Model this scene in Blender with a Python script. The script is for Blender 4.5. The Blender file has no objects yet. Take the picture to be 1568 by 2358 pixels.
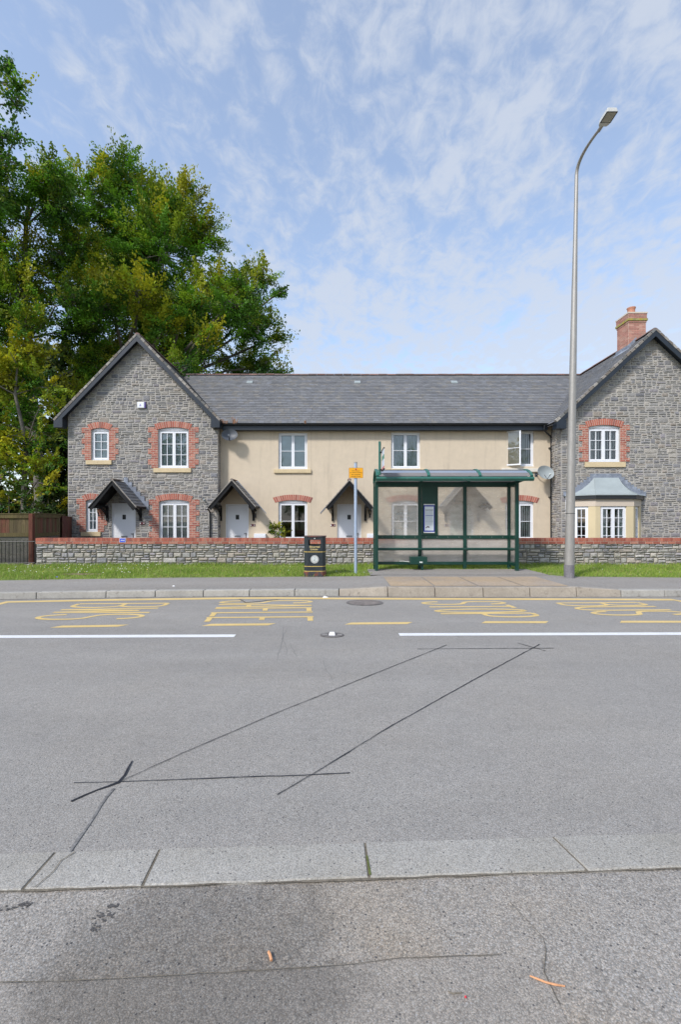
import bpy, math, random
import numpy as np
from mathutils import Vector, Matrix

# ------------------------------------------------------------------ camera, world, sun, exposure
sc = bpy.context.scene
CX, HY, FPX, HC = 784.0, 1200.0, 1045.0, 1.48      # photo calibration: centre, horizon, focal length (px of 1568), eye height
cd = bpy.data.cameras.new("Camera")
cam = bpy.data.objects.new("Camera", cd)
sc.collection.objects.link(cam)
sc.camera = cam
cam.location = (0, 0, HC)
cam.rotation_euler = (math.radians(90), 0, 0)
cd.sensor_fit = 'HORIZONTAL'
cd.sensor_width = 24
cd.lens = 24 * FPX / 1568
cd.shift_y = 21.5 / 1568
cd.clip_end = 5000
cd.clip_start = 0.05

SUN_EL = math.radians(43)
SUN_TO = Vector((-0.38, -0.42, 0)).normalized() * math.cos(SUN_EL)
SUN_TO.z = math.sin(SUN_EL)
sd = bpy.data.lights.new("Sun", 'SUN')
sd.energy = 1.8
sd.angle = math.radians(7)
sd.color = (1.0, 0.955, 0.90)
sun = bpy.data.objects.new("Sun", sd)
sc.collection.objects.link(sun)
sun.location = (-20, -20, 30)
sun.rotation_euler = SUN_TO.to_track_quat('Z', 'Y').to_euler()

wd = bpy.data.worlds.new("World")
sc.world = wd
wd.use_nodes = True
wn, wl = wd.node_tree.nodes, wd.node_tree.links
wn.clear()

def wnode(t, **kw):
    n = wn.new(t)
    for k, v in kw.items():
        setattr(n, k, v)
    return n

def wmath(op, a, b=None, c=None):
    n = wnode('ShaderNodeMath', operation=op)
    for i, s in enumerate((a, b, c)):
        if s is None:
            continue
        if isinstance(s, (int, float)):
            n.inputs[i].default_value = s
        else:
            wl.new(s, n.inputs[i])
    return n.outputs[0]

wo = wnode('ShaderNodeOutputWorld')
bg = wnode('ShaderNodeBackground')
sky = wnode('ShaderNodeTexSky', sky_type='NISHITA')
sky.sun_disc = False
sky.sun_elevation = SUN_EL
sky.sun_rotation = math.atan2(SUN_TO.x, SUN_TO.y)
sky.altitude = 0
sky.air_density = 1.0
sky.dust_density = 0.6
sky.ozone_density = 1.6
tc = wnode('ShaderNodeTexCoord')
sep = wnode('ShaderNodeSeparateXYZ')
wl.new(tc.outputs['Generated'], sep.inputs[0])
zz = wmath('MAXIMUM', wmath('ADD', sep.outputs[2], 0.10), 0.03)
px = wmath('DIVIDE', sep.outputs[0], zz)
py = wmath('DIVIDE', sep.outputs[1], zz)
cmb = wnode('ShaderNodeCombineXYZ')
wl.new(px, cmb.inputs[0]); wl.new(py, cmb.inputs[1])
mp = wnode('ShaderNodeMapping')
mp.inputs['Rotation'].default_value = (0, 0, math.radians(-28))
mp.inputs['Scale'].default_value = (1.35, 0.95, 1)
wl.new(cmb.outputs[0], mp.inputs[0])
def wnoise(scale, detail, rough, dist=0.0, off=0.0):
    n = wnode('ShaderNodeTexNoise')
    n.inputs['Scale'].default_value = scale
    n.inputs['Detail'].default_value = detail
    n.inputs['Roughness'].default_value = rough
    n.inputs['Distortion'].default_value = dist
    m2 = wnode('ShaderNodeMapping')
    m2.inputs['Location'].default_value = (off, off * 0.7, 0)
    wl.new(mp.outputs[0], m2.inputs[0])
    wl.new(m2.outputs[0], n.inputs['Vector'])
    return n.outputs['Fac']
n_big = wnoise(0.9, 3, 0.5, 0.3, 3.1)
n_mid = wnoise(5.2, 5, 0.58, 0.35, 7.7)
n_fin = wnoise(13.0, 5, 0.62, 0.5, 1.3)
side = wmath('MULTIPLY', sep.outputs[0], 0.13)
lowz = wmath('MULTIPLY', wmath('SUBTRACT', 0.55, sep.outputs[2]), 0.26)
s1 = wmath('ADD', wmath('MULTIPLY', n_big, 0.38), wmath('MULTIPLY', n_mid, 0.62))
s2 = wmath('ADD', s1, wmath('MULTIPLY', n_fin, 0.60))
s3 = wmath('ADD', wmath('ADD', s2, side), lowz)
mr = wnode('ShaderNodeMapRange')
mr.interpolation_type = 'SMOOTHSTEP'
mr.inputs['From Min'].default_value = 0.66
mr.inputs['From Max'].default_value = 0.96
mr.inputs['To Min'].default_value = 0.24
mr.inputs['To Max'].default_value = 0.82
wl.new(s3, mr.inputs['Value'])
skys = wnode('ShaderNodeVectorMath', operation='MULTIPLY')
wl.new(sky.outputs[0], skys.inputs[0])
skys.inputs[1].default_value = (1.06, 1.02, 0.98)
mx = wnode('ShaderNodeMix', data_type='RGBA')
wl.new(mr.outputs[0], mx.inputs['Factor'])
wl.new(skys.outputs[0], mx.inputs[6])
mx.inputs[7].default_value = (2.30, 2.50, 2.86, 1)
wl.new(mx.outputs[2], bg.inputs['Color'])
bg.inputs['Strength'].default_value = 0.15
wl.new(bg.outputs[0], wo.inputs['Surface'])

sc.view_settings.view_transform = 'Standard'
sc.view_settings.look = 'None'
sc.view_settings.exposure = 0.95
sc.view_settings.gamma = 1.0

# ------------------------------------------------------------------ helpers
R = random.Random(7)
V = Vector
BASE = {}

def W(x, y, D):
    """pixel of the measured photo -> world point on the plane at depth D"""
    return V(((x - CX) / FPX * D, D, HC - (y - HY) / FPX * D))
def WX(x, D): return (x - CX) / FPX * D
def WZ(y, D): return HC - (y - HY) / FPX * D
def G(x, y, z=0.0):
    """pixel -> ground point at height z"""
    D = FPX * (HC - z) / (y - HY)
    return V(((x - CX) / FPX * D, D, z))
def interp(pts, x):
    if x <= pts[0][0]: return pts[0][1]
    for (a, b), (c, d) in zip(pts, pts[1:]):
        if x <= c: return b + (d - b) * (x - a) / (c - a)
    return pts[-1][1]
def lin(r, g, b, k=1.0):
    f = lambda c: ((c / 255 + 0.055) / 1.055) ** 2.4 if c > 10 else c / 255 / 12.92
    return (f(r) * k, f(g) * k, f(b) * k)

def tag(o, label=None, cat=None, group=None, kind=None):
    if label: o['label'] = label
    if cat: o['category'] = cat
    if group: o['group'] = group
    if kind: o['kind'] = kind
    return o
def thing(name, label, cat, base, group=None):
    o = bpy.data.objects.new(name, None)
    o.empty_display_size = 0.2
    o.location = base
    sc.collection.objects.link(o)
    BASE[o.name] = V(base)
    return tag(o, label, cat, group)

class MB:
    def __init__(s):
        s.v = []; s.f = []; s.c = []; s.mi = []; s.col = (1, 1, 1); s.m = 0
    def pts(s, P):
        n = len(s.v); s.v.extend([tuple(p) for p in P]); return n
    def face(s, idx):
        s.f.append(tuple(idx)); s.c.append(s.col); s.mi.append(s.m)
    def poly(s, P):
        n = s.pts(P); s.face(range(n, n + len(P)))
    def box(s, x0, x1, y0, y1, z0, z1):
        s.hexa([(x0, y0, z0), (x1, y0, z0), (x1, y1, z0), (x0, y1, z0)], [(x0, y0, z1), (x1, y0, z1), (x1, y1, z1), (x0, y1, z1)])
    def hexa(s, bot, top):
        k = len(bot)
        n = s.pts(list(bot) + list(top))
        s.face([n + i for i in reversed(range(k))]); s.face([n + k + i for i in range(k)])
        for i in range(k):
            j = (i + 1) % k
            s.face((n + i, n + j, n + k + j, n + k + i))
    def fbox(s, F, u0, u1, z0, z1, d0, d1):
        s.hexa([F(u0, z0, d1), F(u1, z0, d1), F(u1, z0, d0), F(u0, z0, d0)], [F(u0, z1, d1), F(u1, z1, d1), F(u1, z1, d0), F(u0, z1, d0)])
    def fprism(s, F, P, d0, d1):
        s.hexa([F(u, z, d0) for u, z in P], [F(u, z, d1) for u, z in P])
    def tube(s, path, rad, n=10, cap=True):
        path = [V(p) for p in path]
        if isinstance(rad, (int, float)): rad = [rad] * len(path)
        rings = []
        ref = None
        for i, p in enumerate(path):
            a = path[max(i - 1, 0)]; b = path[min(i + 1, len(path) - 1)]
            t = (b - a).normalized()
            if ref is None:
                ref = V((0, 0, 1)) if abs(t.z) < 0.9 else V((1, 0, 0))
            x = t.cross(ref).normalized(); y = t.cross(x).normalized(); ref = x.cross(t)
            rings.append(s.pts([p + (x * math.cos(2 * math.pi * k / n) + y * math.sin(2 * math.pi * k / n)) * rad[i] for k in range(n)]))
        for a, b in zip(rings, rings[1:]):
            for k in range(n):
                j = (k + 1) % n
                s.face((a + k, a + j, b + j, b + k))
        if cap:
            s.face([rings[0] + k for k in range(n)]); s.face([rings[-1] + k for k in reversed(range(n))])
    def disc(s, c, r, n=24, ry=None, z1=None):
        c = V(c)
        P = [(c.x + math.cos(2 * math.pi * k / n) * r, c.y + math.sin(2 * math.pi * k / n) * (ry or r), c.z) for k in range(n)]
        if z1 is None: s.poly(P)
        else: s.hexa(P, [(p[0], p[1], z1) for p in P])
    def lathe(s, c, prof, n=20):
        c = V(c); rings = []
        for r, z in prof:
            rings.append(s.pts([c + V((math.cos(2 * math.pi * k / n) * r, math.sin(2 * math.pi * k / n) * r, z)) for k in range(n)]))
        for a, b in zip(rings, rings[1:]):
            for k in range(n):
                j = (k + 1) % n
                s.face((a + k, a + j, b + j, b + k))
    def build(s, name, mats, parent=None, base=None, smooth=False, bevel=0):
        if not isinstance(mats, (list, tuple)): mats = [mats]
        if parent is not None: base = BASE[parent.name]
        base = V(base if base is not None else (0, 0, 0))
        me = bpy.data.meshes.new(name)
        me.from_pydata([(p[0] - base.x, p[1] - base.y, p[2] - base.z) for p in s.v], [], s.f)
        for m in mats: me.materials.append(m)
        ca = me.color_attributes.new('Col', 'FLOAT_COLOR', 'CORNER')
        arr = np.ones((len(me.loops), 4), dtype=np.float32)
        k = 0
        for f, c in zip(s.f, s.c):
            arr[k:k + len(f), :3] = c; k += len(f)
        ca.data.foreach_set('color', arr.ravel())
        me.polygons.foreach_set('material_index', s.mi)
        if smooth: me.polygons.foreach_set('use_smooth', [True] * len(s.f))
        me.update()
        o = bpy.data.objects.new(name, me)
        sc.collection.objects.link(o)
        if parent is not None: o.parent = parent
        else: o.location = base
        BASE[o.name] = base
        if bevel:
            b = o.modifiers.new('bevel', 'BEVEL'); b.width = bevel; b.segments = 2; b.limit_method = 'ANGLE'
        if smooth and hasattr(me, 'set_sharp_from_angle'):
            me.set_sharp_from_angle(angle=math.radians(35))
        return o

def copy_tree(o, parent=None):
    c = o.copy(); sc.collection.objects.link(c)
    if parent is not None: c.parent = parent
    for ch in list(o.children): copy_tree(ch, c)
    return c

# ------------------------------------------------------------------ materials
def newmat(name):
    m = bpy.data.materials.new(name); m.use_nodes = True
    nt = m.node_tree; nt.nodes.clear()
    out = nt.nodes.new('ShaderNodeOutputMaterial')
    return m, nt, out
def N(nt, t, ins=None, **kw):
    n = nt.nodes.new(t)
    for k, v in kw.items(): setattr(n, k, v)
    for k, v in (ins or {}).items():
        if hasattr(v, 'links') or isinstance(v, bpy.types.NodeSocket): nt.links.new(v, n.inputs[k])
        else: n.inputs[k].default_value = v
    return n
def noise_fac(nt, co, scale, lo, hi, detail=4, rough=0.6, fmin=0.3, fmax=0.7, stretch=None):
    if stretch:
        co = N(nt, 'ShaderNodeMapping', {'Vector': co, 'Scale': stretch}).outputs[0]
    n = N(nt, 'ShaderNodeTexNoise', {'Vector': co, 'Scale': scale, 'Detail': detail, 'Roughness': rough})
    return N(nt, 'ShaderNodeMapRange', {'Value': n.outputs['Fac'], 'From Min': fmin, 'From Max': fmax, 'To Min': lo, 'To Max': hi}).outputs[0]
def scale_col(nt, col, fac):
    n = N(nt, 'ShaderNodeVectorMath', operation='SCALE')
    nt.links.new(col, n.inputs[0]); nt.links.new(fac, n.inputs['Scale'])
    return n.outputs[0]
def mixc(nt, fac, a, b):
    n = N(nt, 'ShaderNodeMix', data_type='RGBA')
    for s, i in ((fac, 0), (a, 6), (b, 7)):
        if isinstance(s, bpy.types.NodeSocket): nt.links.new(s, n.inputs[i])
        else: n.inputs[i].default_value = s if i == 0 else (*s, 1) if len(s) == 3 else s
    return n.outputs[2]
def mat(name, col=(0.5, 0.5, 0.5), attr=False, rough=0.8, vars=((3, 0.1), (25, 0.1)), bump=(80, 0.3, 0.004), metal=0.0,
        stain=None, spec=0.5, coat=0.0, stretch=None):
    m, nt, out = newmat(name)
    co = N(nt, 'ShaderNodeTexCoord').outputs['Object']
    if attr:
        c = N(nt, 'ShaderNodeAttribute', attribute_name='Col').outputs['Color']
    else:
        c = N(nt, 'ShaderNodeRGB').outputs[0]; c.default_value = (*col, 1)
    for sc_, am in vars:
        c = scale_col(nt, c, noise_fac(nt, co, sc_, 1 - am, 1 + am, stretch=stretch))
    if stain:                           # (colour, scale, threshold, softness, amount[, stretch])
        scol, ssc, th, so, am = stain[:5]
        f = noise_fac(nt, co, ssc, 0, am, 6, 0.65, th, th + so, stain[5] if len(stain) > 5 else None)
        f = N(nt, 'ShaderNodeClamp', {'Value': f}).outputs[0]
        c = mixc(nt, f, c, scol)
    b = N(nt, 'ShaderNodeBsdfPrincipled', {'Base Color': c, 'Roughness': rough, 'Metallic': metal, 'Specular IOR Level': spec, 'Coat Weight': coat})
    if bump:
        n = N(nt, 'ShaderNodeTexNoise', {'Vector': co, 'Scale': bump[0], 'Detail': 4.0, 'Roughness': 0.65})
        bp = N(nt, 'ShaderNodeBump', {'Height': n.outputs['Fac'], 'Strength': bump[1], 'Distance': bump[2]})
        nt.links.new(bp.outputs[0], b.inputs['Normal'])
    nt.links.new(b.outputs[0], out.inputs[0])
    return m
def asphalt(name, base, agg=120, warm=(0.19, 0.165, 0.135), warm_amt=0.35, contrast=0.35, sand=0.0, bumps=0.6, dark=None, warmstretch=None, patchy=None):
    m, nt, out = newmat(name)
    co = N(nt, 'ShaderNodeTexCoord').outputs['Object']
    jit = N(nt, 'ShaderNodeTexNoise', {'Vector': co, 'Scale': agg * 0.6, 'Detail': 2.0})
    cod = N(nt, 'ShaderNodeMix', data_type='VECTOR')
    cod.inputs[0].default_value = 0.006
    nt.links.new(co, cod.inputs[4]); nt.links.new(jit.outputs['Color'], cod.inputs[5])
    v1 = N(nt, 'ShaderNodeTexVoronoi', {'Vector': cod.outputs[1], 'Scale': float(agg), 'Randomness': 1.0})
    v2 = N(nt, 'ShaderNodeTexVoronoi', {'Vector': cod.outputs[1], 'Scale': agg * 2.3})
    bw = N(nt, 'ShaderNodeSeparateColor', {'Color': v1.outputs['Color']})
    bw2 = N(nt, 'ShaderNodeSeparateColor', {'Color': v2.outputs['Color']})
    c = N(nt, 'ShaderNodeRGB').outputs[0]; c.default_value = (*base, 1)
    # warm dusty areas
    f = noise_fac(nt, co, 0.9, 0, warm_amt, 5, 0.6, 0.42, 0.7, warmstretch)
    f = N(nt, 'ShaderNodeClamp', {'Value': f}).outputs[0]
    c = mixc(nt, f, c, warm)
    stone = N(nt, 'ShaderNodeMapRange', {'Value': bw.outputs[0], 'From Min': 0.0, 'From Max': 1.0, 'To Min': 1 - contrast, 'To Max': 1 + contrast}).outputs[0]
    c = scale_col(nt, c, stone)
    hue = N(nt, 'ShaderNodeMath', {0: N(nt, 'ShaderNodeMath', {0: bw2.outputs[2], 1: 0.5}, operation='SUBTRACT').outputs[0], 1: contrast * 0.5}, operation='MULTIPLY').outputs[0]
    hv = N(nt, 'ShaderNodeCombineXYZ', {0: N(nt, 'ShaderNodeMath', {0: 1.0, 1: hue}, operation='ADD').outputs[0], 1: 1.0, 2: N(nt, 'ShaderNodeMath', {0: 1.0, 1: hue}, operation='SUBTRACT').outputs[0]})
    c = N(nt, 'ShaderNodeVectorMath', {0: c, 1: hv.outputs[0]}, operation='MULTIPLY').outputs[0]
    st2 = N(nt, 'ShaderNodeMapRange', {'Value': bw2.outputs[1], 'To Min': 1 - contrast * 0.8, 'To Max': 1 + contrast * 0.8}).outputs[0]
    c = scale_col(nt, c, st2)
    # pits between stones
    pit = N(nt, 'ShaderNodeMapRange', {'Value': v1.outputs['Distance'], 'From Min': 0.35, 'From Max': 0.8, 'To Min': 1.04, 'To Max': 0.74}).outputs[0]
    c = scale_col(nt, c, pit)
    # rare dark and light chips
    wn_ = N(nt, 'ShaderNodeTexVoronoi', {'Vector': co, 'Scale': agg * 0.45})
    ws = N(nt, 'ShaderNodeSeparateColor', {'Color': wn_.outputs['Color']})
    near = N(nt, 'ShaderNodeMath', {0: wn_.outputs['Distance'], 1: 0.3}, operation='LESS_THAN').outputs[0]
    dk = N(nt, 'ShaderNodeMath', {0: ws.outputs[0], 1: 0.93}, operation='GREATER_THAN').outputs[0]
    lt = N(nt, 'ShaderNodeMath', {0: ws.outputs[1], 1: 0.95}, operation='GREATER_THAN').outputs[0]
    fd = N(nt, 'ShaderNodeMath', {0: near, 1: dk}, operation='MULTIPLY').outputs[0]
    fl = N(nt, 'ShaderNodeMath', {0: near, 1: lt}, operation='MULTIPLY').outputs[0]
    fd = N(nt, 'ShaderNodeMath', {0: fd, 1: 0.75}, operation='MULTIPLY').outputs[0]
    fl = N(nt, 'ShaderNodeMath', {0: fl, 1: 0.6}, operation='MULTIPLY').outputs[0]
    c = mixc(nt, fd, c, (0.04, 0.042, 0.05)); c = mixc(nt, fl, c, (0.42, 0.41, 0.4))
    # slow tone variation, streaked along the road, plus medium mottling
    c = scale_col(nt, c, noise_fac(nt, co, 0.55, 0.90, 1.08, 4, 0.6, 0.3, 0.7, (0.22, 1.7, 1)))
    c = scale_col(nt, c, noise_fac(nt, co, 3.5, 0.95, 1.05, 5, 0.7))
    c = scale_col(nt, c, noise_fac(nt, co, 18, 0.94, 1.06, 4, 0.7))
    if patchy:                            # darker oval in the tarmac with a ragged soft outline
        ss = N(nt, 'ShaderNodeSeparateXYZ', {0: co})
        ex_ = N(nt, 'ShaderNodeMath', {0: N(nt, 'ShaderNodeMath', {0: ss.outputs[0], 1: patchy[0]}, operation='SUBTRACT').outputs[0], 1: patchy[2]}, operation='DIVIDE').outputs[0]
        ey_ = N(nt, 'ShaderNodeMath', {0: N(nt, 'ShaderNodeMath', {0: ss.outputs[1], 1: patchy[1]}, operation='SUBTRACT').outputs[0], 1: patchy[3]}, operation='DIVIDE').outputs[0]
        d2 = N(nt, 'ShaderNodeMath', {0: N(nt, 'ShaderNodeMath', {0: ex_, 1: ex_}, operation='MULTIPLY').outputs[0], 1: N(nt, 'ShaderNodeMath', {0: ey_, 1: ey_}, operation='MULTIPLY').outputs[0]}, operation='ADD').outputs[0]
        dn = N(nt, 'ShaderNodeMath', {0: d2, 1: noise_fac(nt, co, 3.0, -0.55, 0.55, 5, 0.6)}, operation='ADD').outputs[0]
        wf = N(nt, 'ShaderNodeMapRange', {'Value': dn, 'From Min': 0.35, 'From Max': 1.35, 'To Min': patchy[4], 'To Max': 1.0}, interpolation_type='SMOOTHSTEP').outputs[0]
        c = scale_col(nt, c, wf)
    if dark:
        f = noise_fac(nt, co, dark[0], 0, dark[2], 5, 0.6, dark[1], dark[1] + 0.12)
        f = N(nt, 'ShaderNodeClamp', {'Value': f}).outputs[0]
        c = mixc(nt, f, c, dark[3])
    b = N(nt, 'ShaderNodeBsdfPrincipled', {'Base Color': c, 'Roughness': 0.88, 'Specular IOR Level': 0.35})
    h = N(nt, 'ShaderNodeMath', {0: v1.outputs['Distance'], 1: -1.0}, operation='MULTIPLY').outputs[0]
    bp = N(nt, 'ShaderNodeBump', {'Height': h, 'Strength': bumps, 'Distance': 0.004})
    nt.links.new(bp.outputs[0], b.inputs['Normal'])
    nt.links.new(b.outputs[0], out.inputs[0])
    return m
def leafmat(name):
    m, nt, out = newmat(name)
    c = N(nt, 'ShaderNodeAttribute', attribute_name='Col').outputs['Color']
    d = N(nt, 'ShaderNodeBsdfPrincipled', {'Base Color': c, 'Roughness': 0.55, 'Specular IOR Level': 0.3})
    t = N(nt, 'ShaderNodeBsdfTranslucent', {'Color': scale_col(nt, c, N(nt, 'ShaderNodeValue').outputs[0])})
    for n in nt.nodes:
        if n.type == 'VALUE': n.outputs[0].default_value = 1.25
    mxs = N(nt, 'ShaderNodeMixShader', {0: 0.30, 1: d.outputs[0], 2: t.outputs[0]})
    nt.links.new(mxs.outputs[0], out.inputs[0])
    return m
def glassmat(name, tint=(0.86, 0.9, 0.9), refl=0.06):
    m, nt, out = newmat(name)
    t = N(nt, 'ShaderNodeBsdfTransparent', {'Color': (*tint, 1)})
    g = N(nt, 'ShaderNodeBsdfGlossy', {'Color': (0.95, 0.97, 1, 1), 'Roughness': 0.015})
    lw = N(nt, 'ShaderNodeFresnel', {'IOR': 1.5})
    f = N(nt, 'ShaderNodeMath', {0: lw.outputs[0], 1: refl}, operation='ADD').outputs[0]
    mxs = N(nt, 'ShaderNodeMixShader', {0: f, 1: t.outputs[0], 2: g.outputs[0]})
    nt.links.new(mxs.outputs[0], out.inputs[0])
    return m
def hazepane(name, col, lo, hi, tr=0.25):
    """scuffed, dusty polycarbonate sheet: part clear, part light scattering"""
    m, nt, out = newmat(name)
    co = N(nt, 'ShaderNodeTexCoord').outputs['Object']
    f = noise_fac(nt, co, 2.2, lo, hi, 6, 0.62, 0.33, 0.67, (0.7, 1, 1.6))
    sp = noise_fac(nt, co, 40, 0, 0.25, 2, 0.5, 0.66, 0.72)
    f = N(nt, 'ShaderNodeClamp', {'Value': N(nt, 'ShaderNodeMath', {0: f, 1: sp}, operation='ADD').outputs[0]}).outputs[0]
    t = N(nt, 'ShaderNodeBsdfTransparent', {'Color': (0.985, 0.99, 0.985, 1)})
    d = N(nt, 'ShaderNodeBsdfDiffuse', {'Color': (*col, 1)})
    tl = N(nt, 'ShaderNodeBsdfTranslucent', {'Color': (*col, 1)})
    dm = N(nt, 'ShaderNodeMixShader', {0: 0.5, 1: d.outputs[0], 2: tl.outputs[0]})
    a = N(nt, 'ShaderNodeMixShader', {0: f, 1: t.outputs[0], 2: dm.outputs[0]})
    g = N(nt, 'ShaderNodeBsdfGlossy', {'Roughness': 0.12})
    fr = N(nt, 'ShaderNodeFresnel', {'IOR': 1.12})
    a2 = N(nt, 'ShaderNodeMixShader', {0: fr.outputs[0], 1: a.outputs[0], 2: g.outputs[0]})
    nt.links.new(a2.outputs[0], out.inputs[0])
    return m

M = {}
M['road'] = asphalt('road_asphalt', (0.300, 0.285, 0.264), 170, (0.31, 0.285, 0.25), 0.4, 0.20, bumps=0.4, dark=(2.6, 0.66, 0.22, (0.17, 0.165, 0.16)))
M['farpath'] = asphalt('far_path_asphalt', (0.30, 0.281, 0.258), 110, (0.30, 0.27, 0.235), 0.5, 0.18, bumps=0.3)
M['nearpath'] = asphalt('near_path_asphalt', (0.305, 0.284, 0.257), 165, (0.30, 0.25, 0.19), 0.8, 0.30, bumps=0.4, patchy=(-0.47, 1.46, 0.52, 0.50, 0.66))
M['patch'] = asphalt('patch_asphalt', (0.295, 0.272, 0.244), 200, (0.29, 0.25, 0.20), 0.5, 0.25, bumps=0.35, patchy=(-0.47, 1.46, 0.52, 0.50, 0.66))
M['tactile'] = asphalt('buff_surfacing', (0.44, 0.335, 0.225), 90, (0.34, 0.29, 0.245), 0.8, 0.16, bumps=0.25)
M['kerb'] = mat('kerb_concrete', attr=True, rough=0.9, vars=((2.5, 0.12), (30, 0.12), (160, 0.15)), bump=(150, 0.4, 0.003), stain=((0.13, 0.11, 0.09), 9, 0.56, 0.12, 0.5))
M['nearkerb'] = asphalt('exposed_kerb', (0.375, 0.36, 0.33), 170, (0.27, 0.25, 0.21), 0.75, 0.15, bumps=0.35)
M['seal'] = mat('bitumen', (0.032, 0.034, 0.042), rough=0.95, spec=0.1, vars=((20, 0.25), (120, 0.25)), bump=(160, 0.5, 0.003))
M['crack'] = mat('crack_dirt', (0.15, 0.13, 0.10), rough=1, vars=((10, 0.3), (90, 0.4)), bump=(120, 0.6, 0.004))
M['moss'] = mat('moss', (0.10, 0.12, 0.03), rough=1, vars=((30, 0.4),))
M['white_paint'] = mat('white_road_paint', (0.72, 0.73, 0.74), rough=0.6, vars=((6, 0.05), (60, 0.08), (200, 0.1)), stain=((0.24, 0.24, 0.245), 45, 0.60, 0.08, 0.6))
M['yellow_paint'] = mat('yellow_road_paint', (0.66, 0.48, 0.19), rough=0.6, vars=((2, 0.08), (40, 0.08), (180, 0.1)), stain=((0.25, 0.24, 0.22), 30, 0.58, 0.10, 0.55, (0.5, 1.5, 1)))
M['stone'] = mat('limestone', attr=True, rough=0.92, vars=((0.7, 0.08), (6, 0.12), (28, 0.18), (110, 0.15)), bump=(45, 0.7, 0.02))
M['stone_wall'] = mat('weathered_limestone', attr=True, rough=0.95, vars=((6, 0.15), (30, 0.2), (110, 0.15)), bump=(45, 0.8, 0.02), stain=((0.10, 0.095, 0.08), 10, 0.58, 0.12, 0.5))
M['mortar'] = mat('mortar', (0.40, 0.378, 0.345), rough=0.95, vars=((3, 0.1), (60, 0.15)), bump=(120, 0.4, 0.004))
M['dark_mortar'] = mat('deep_joint', (0.17, 0.155, 0.13), rough=1, vars=((4, 0.2), (60, 0.25)), bump=(120, 0.5, 0.006))
M['brick'] = mat('brick', attr=True, rough=0.88, vars=((5, 0.08), (60, 0.14), (180, 0.1)), bump=(120, 0.4, 0.004))
M['lime'] = mat('brick_mortar', (0.58, 0.50, 0.42), rough=0.95, vars=((60, 0.15),))
M['render'] = mat('cream_render', (0.62, 0.525, 0.40), rough=0.93, vars=((0.7, 0.035), (4, 0.04), (90, 0.05)), bump=(170, 0.5, 0.004), stain=((0.44, 0.37, 0.28), 1.4, 0.53, 0.2, 0.5, (2.2, 1, 0.35)))
M['bay_render'] = mat('bay_stone', (0.62, 0.52, 0.33), rough=0.9, vars=((1.5, 0.04), (60, 0.04)), bump=(150, 0.25, 0.003))
M['bay_lintel'] = mat('bay_lintel', (0.58, 0.50, 0.41), rough=0.9, vars=((1.5, 0.04), (60, 0.04)), bump=(150, 0.25, 0.003))
M['sill'] = mat('buff_sill', (0.62, 0.50, 0.31), rough=0.85, vars=((5, 0.06), (70, 0.08)), bump=(120, 0.3, 0.003), stain=((0.30, 0.25, 0.17), 8, 0.6, 0.12, 0.4))
M['sill_white'] = mat('white_sill', (0.70, 0.67, 0.60), rough=0.8, vars=((5, 0.06), (70, 0.05)), bump=None)
M['upvc'] = mat('white_upvc', (0.80, 0.82, 0.86), rough=0.35, vars=((2, 0.02),), bump=None, coat=0.1)
M['door'] = mat('white_door', (0.78, 0.79, 0.82), rough=0.4, vars=((1.5, 0.02),), bump=(30, 0.06, 0.002))
M['door_green'] = mat('green_door', (0.42, 0.47, 0.40), rough=0.4, vars=((1.5, 0.02),), bump=None)
M['slate'] = mat('roof_slate', attr=True, rough=0.75, spec=0.35, vars=((0.8, 0.07), (9, 0.10), (70, 0.12)), bump=(60, 0.4, 0.004), stain=((0.20, 0.19, 0.17), 2.2, 0.55, 0.18, 0.25))
M['slateplain'] = mat('roof_slate_plain', (0.13, 0.13, 0.14), rough=0.7, vars=((2, 0.2), (14, 0.25)), bump=(20, 0.5, 0.02))
M['fascia'] = mat('dark_blue_fascia', (0.015, 0.022, 0.033), rough=0.4, vars=((3, 0.15),), bump=(20, 0.05, 0.002))
M['gutter'] = mat('black_gutter', (0.018, 0.02, 0.024), rough=0.35, vars=((5, 0.15),), bump=None)
M['verge'] = mat('verge_tile', attr=True, rough=0.95, vars=((8, 0.15), (50, 0.2)), bump=(40, 0.6, 0.01), stain=((0.10, 0.085, 0.06), 5, 0.52, 0.15, 0.6))
M['ridge'] = mat('ridge_tile', attr=True, rough=0.9, vars=((4, 0.15), (40, 0.2)), bump=(60, 0.4, 0.005))
M['lead'] = mat('lead', (0.20, 0.225, 0.275), rough=0.55, vars=((4, 0.2), (25, 0.2)), bump=(12, 0.35, 0.01), stain=((0.38, 0.42, 0.48), 5, 0.5, 0.15, 0.6))
M['zinc'] = mat('bay_sheet_metal', (0.33, 0.375, 0.38), rough=0.5, vars=((2, 0.08), (30, 0.06)), bump=(9, 0.15, 0.008))
M['blackwood'] = mat('black_timber', (0.008, 0.0085, 0.010), rough=0.6, spec=0.3, vars=((6, 0.2), (60, 0.2)), bump=(50, 0.3, 0.004), stretch=(1, 1, 0.2))
M['black'] = mat('black_metal', (0.012, 0.012, 0.014), rough=0.4, vars=((8, 0.2),), bump=None)
M['glass'] = glassmat('window_glass')
M['lampglass'] = glassmat('lantern_glass', (0.8, 0.75, 0.65), 0.1)
M['dark'] = mat('dark_opening', (0.02, 0.02, 0.02), rough=0.6, vars=(), bump=None)
M['blind'] = mat('pale_blind', (0.56, 0.63, 0.63), rough=0.9, vars=((2, 0.05),), bump=None)
M['blind_w'] = mat('white_blind', (0.74, 0.74, 0.70), rough=0.8, vars=((2, 0.06),), bump=None)
M['curtain'] = mat('curtain', (0.55, 0.60, 0.60), rough=0.95, vars=((3, 0.12), (40, 0.08)), bump=None)
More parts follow.
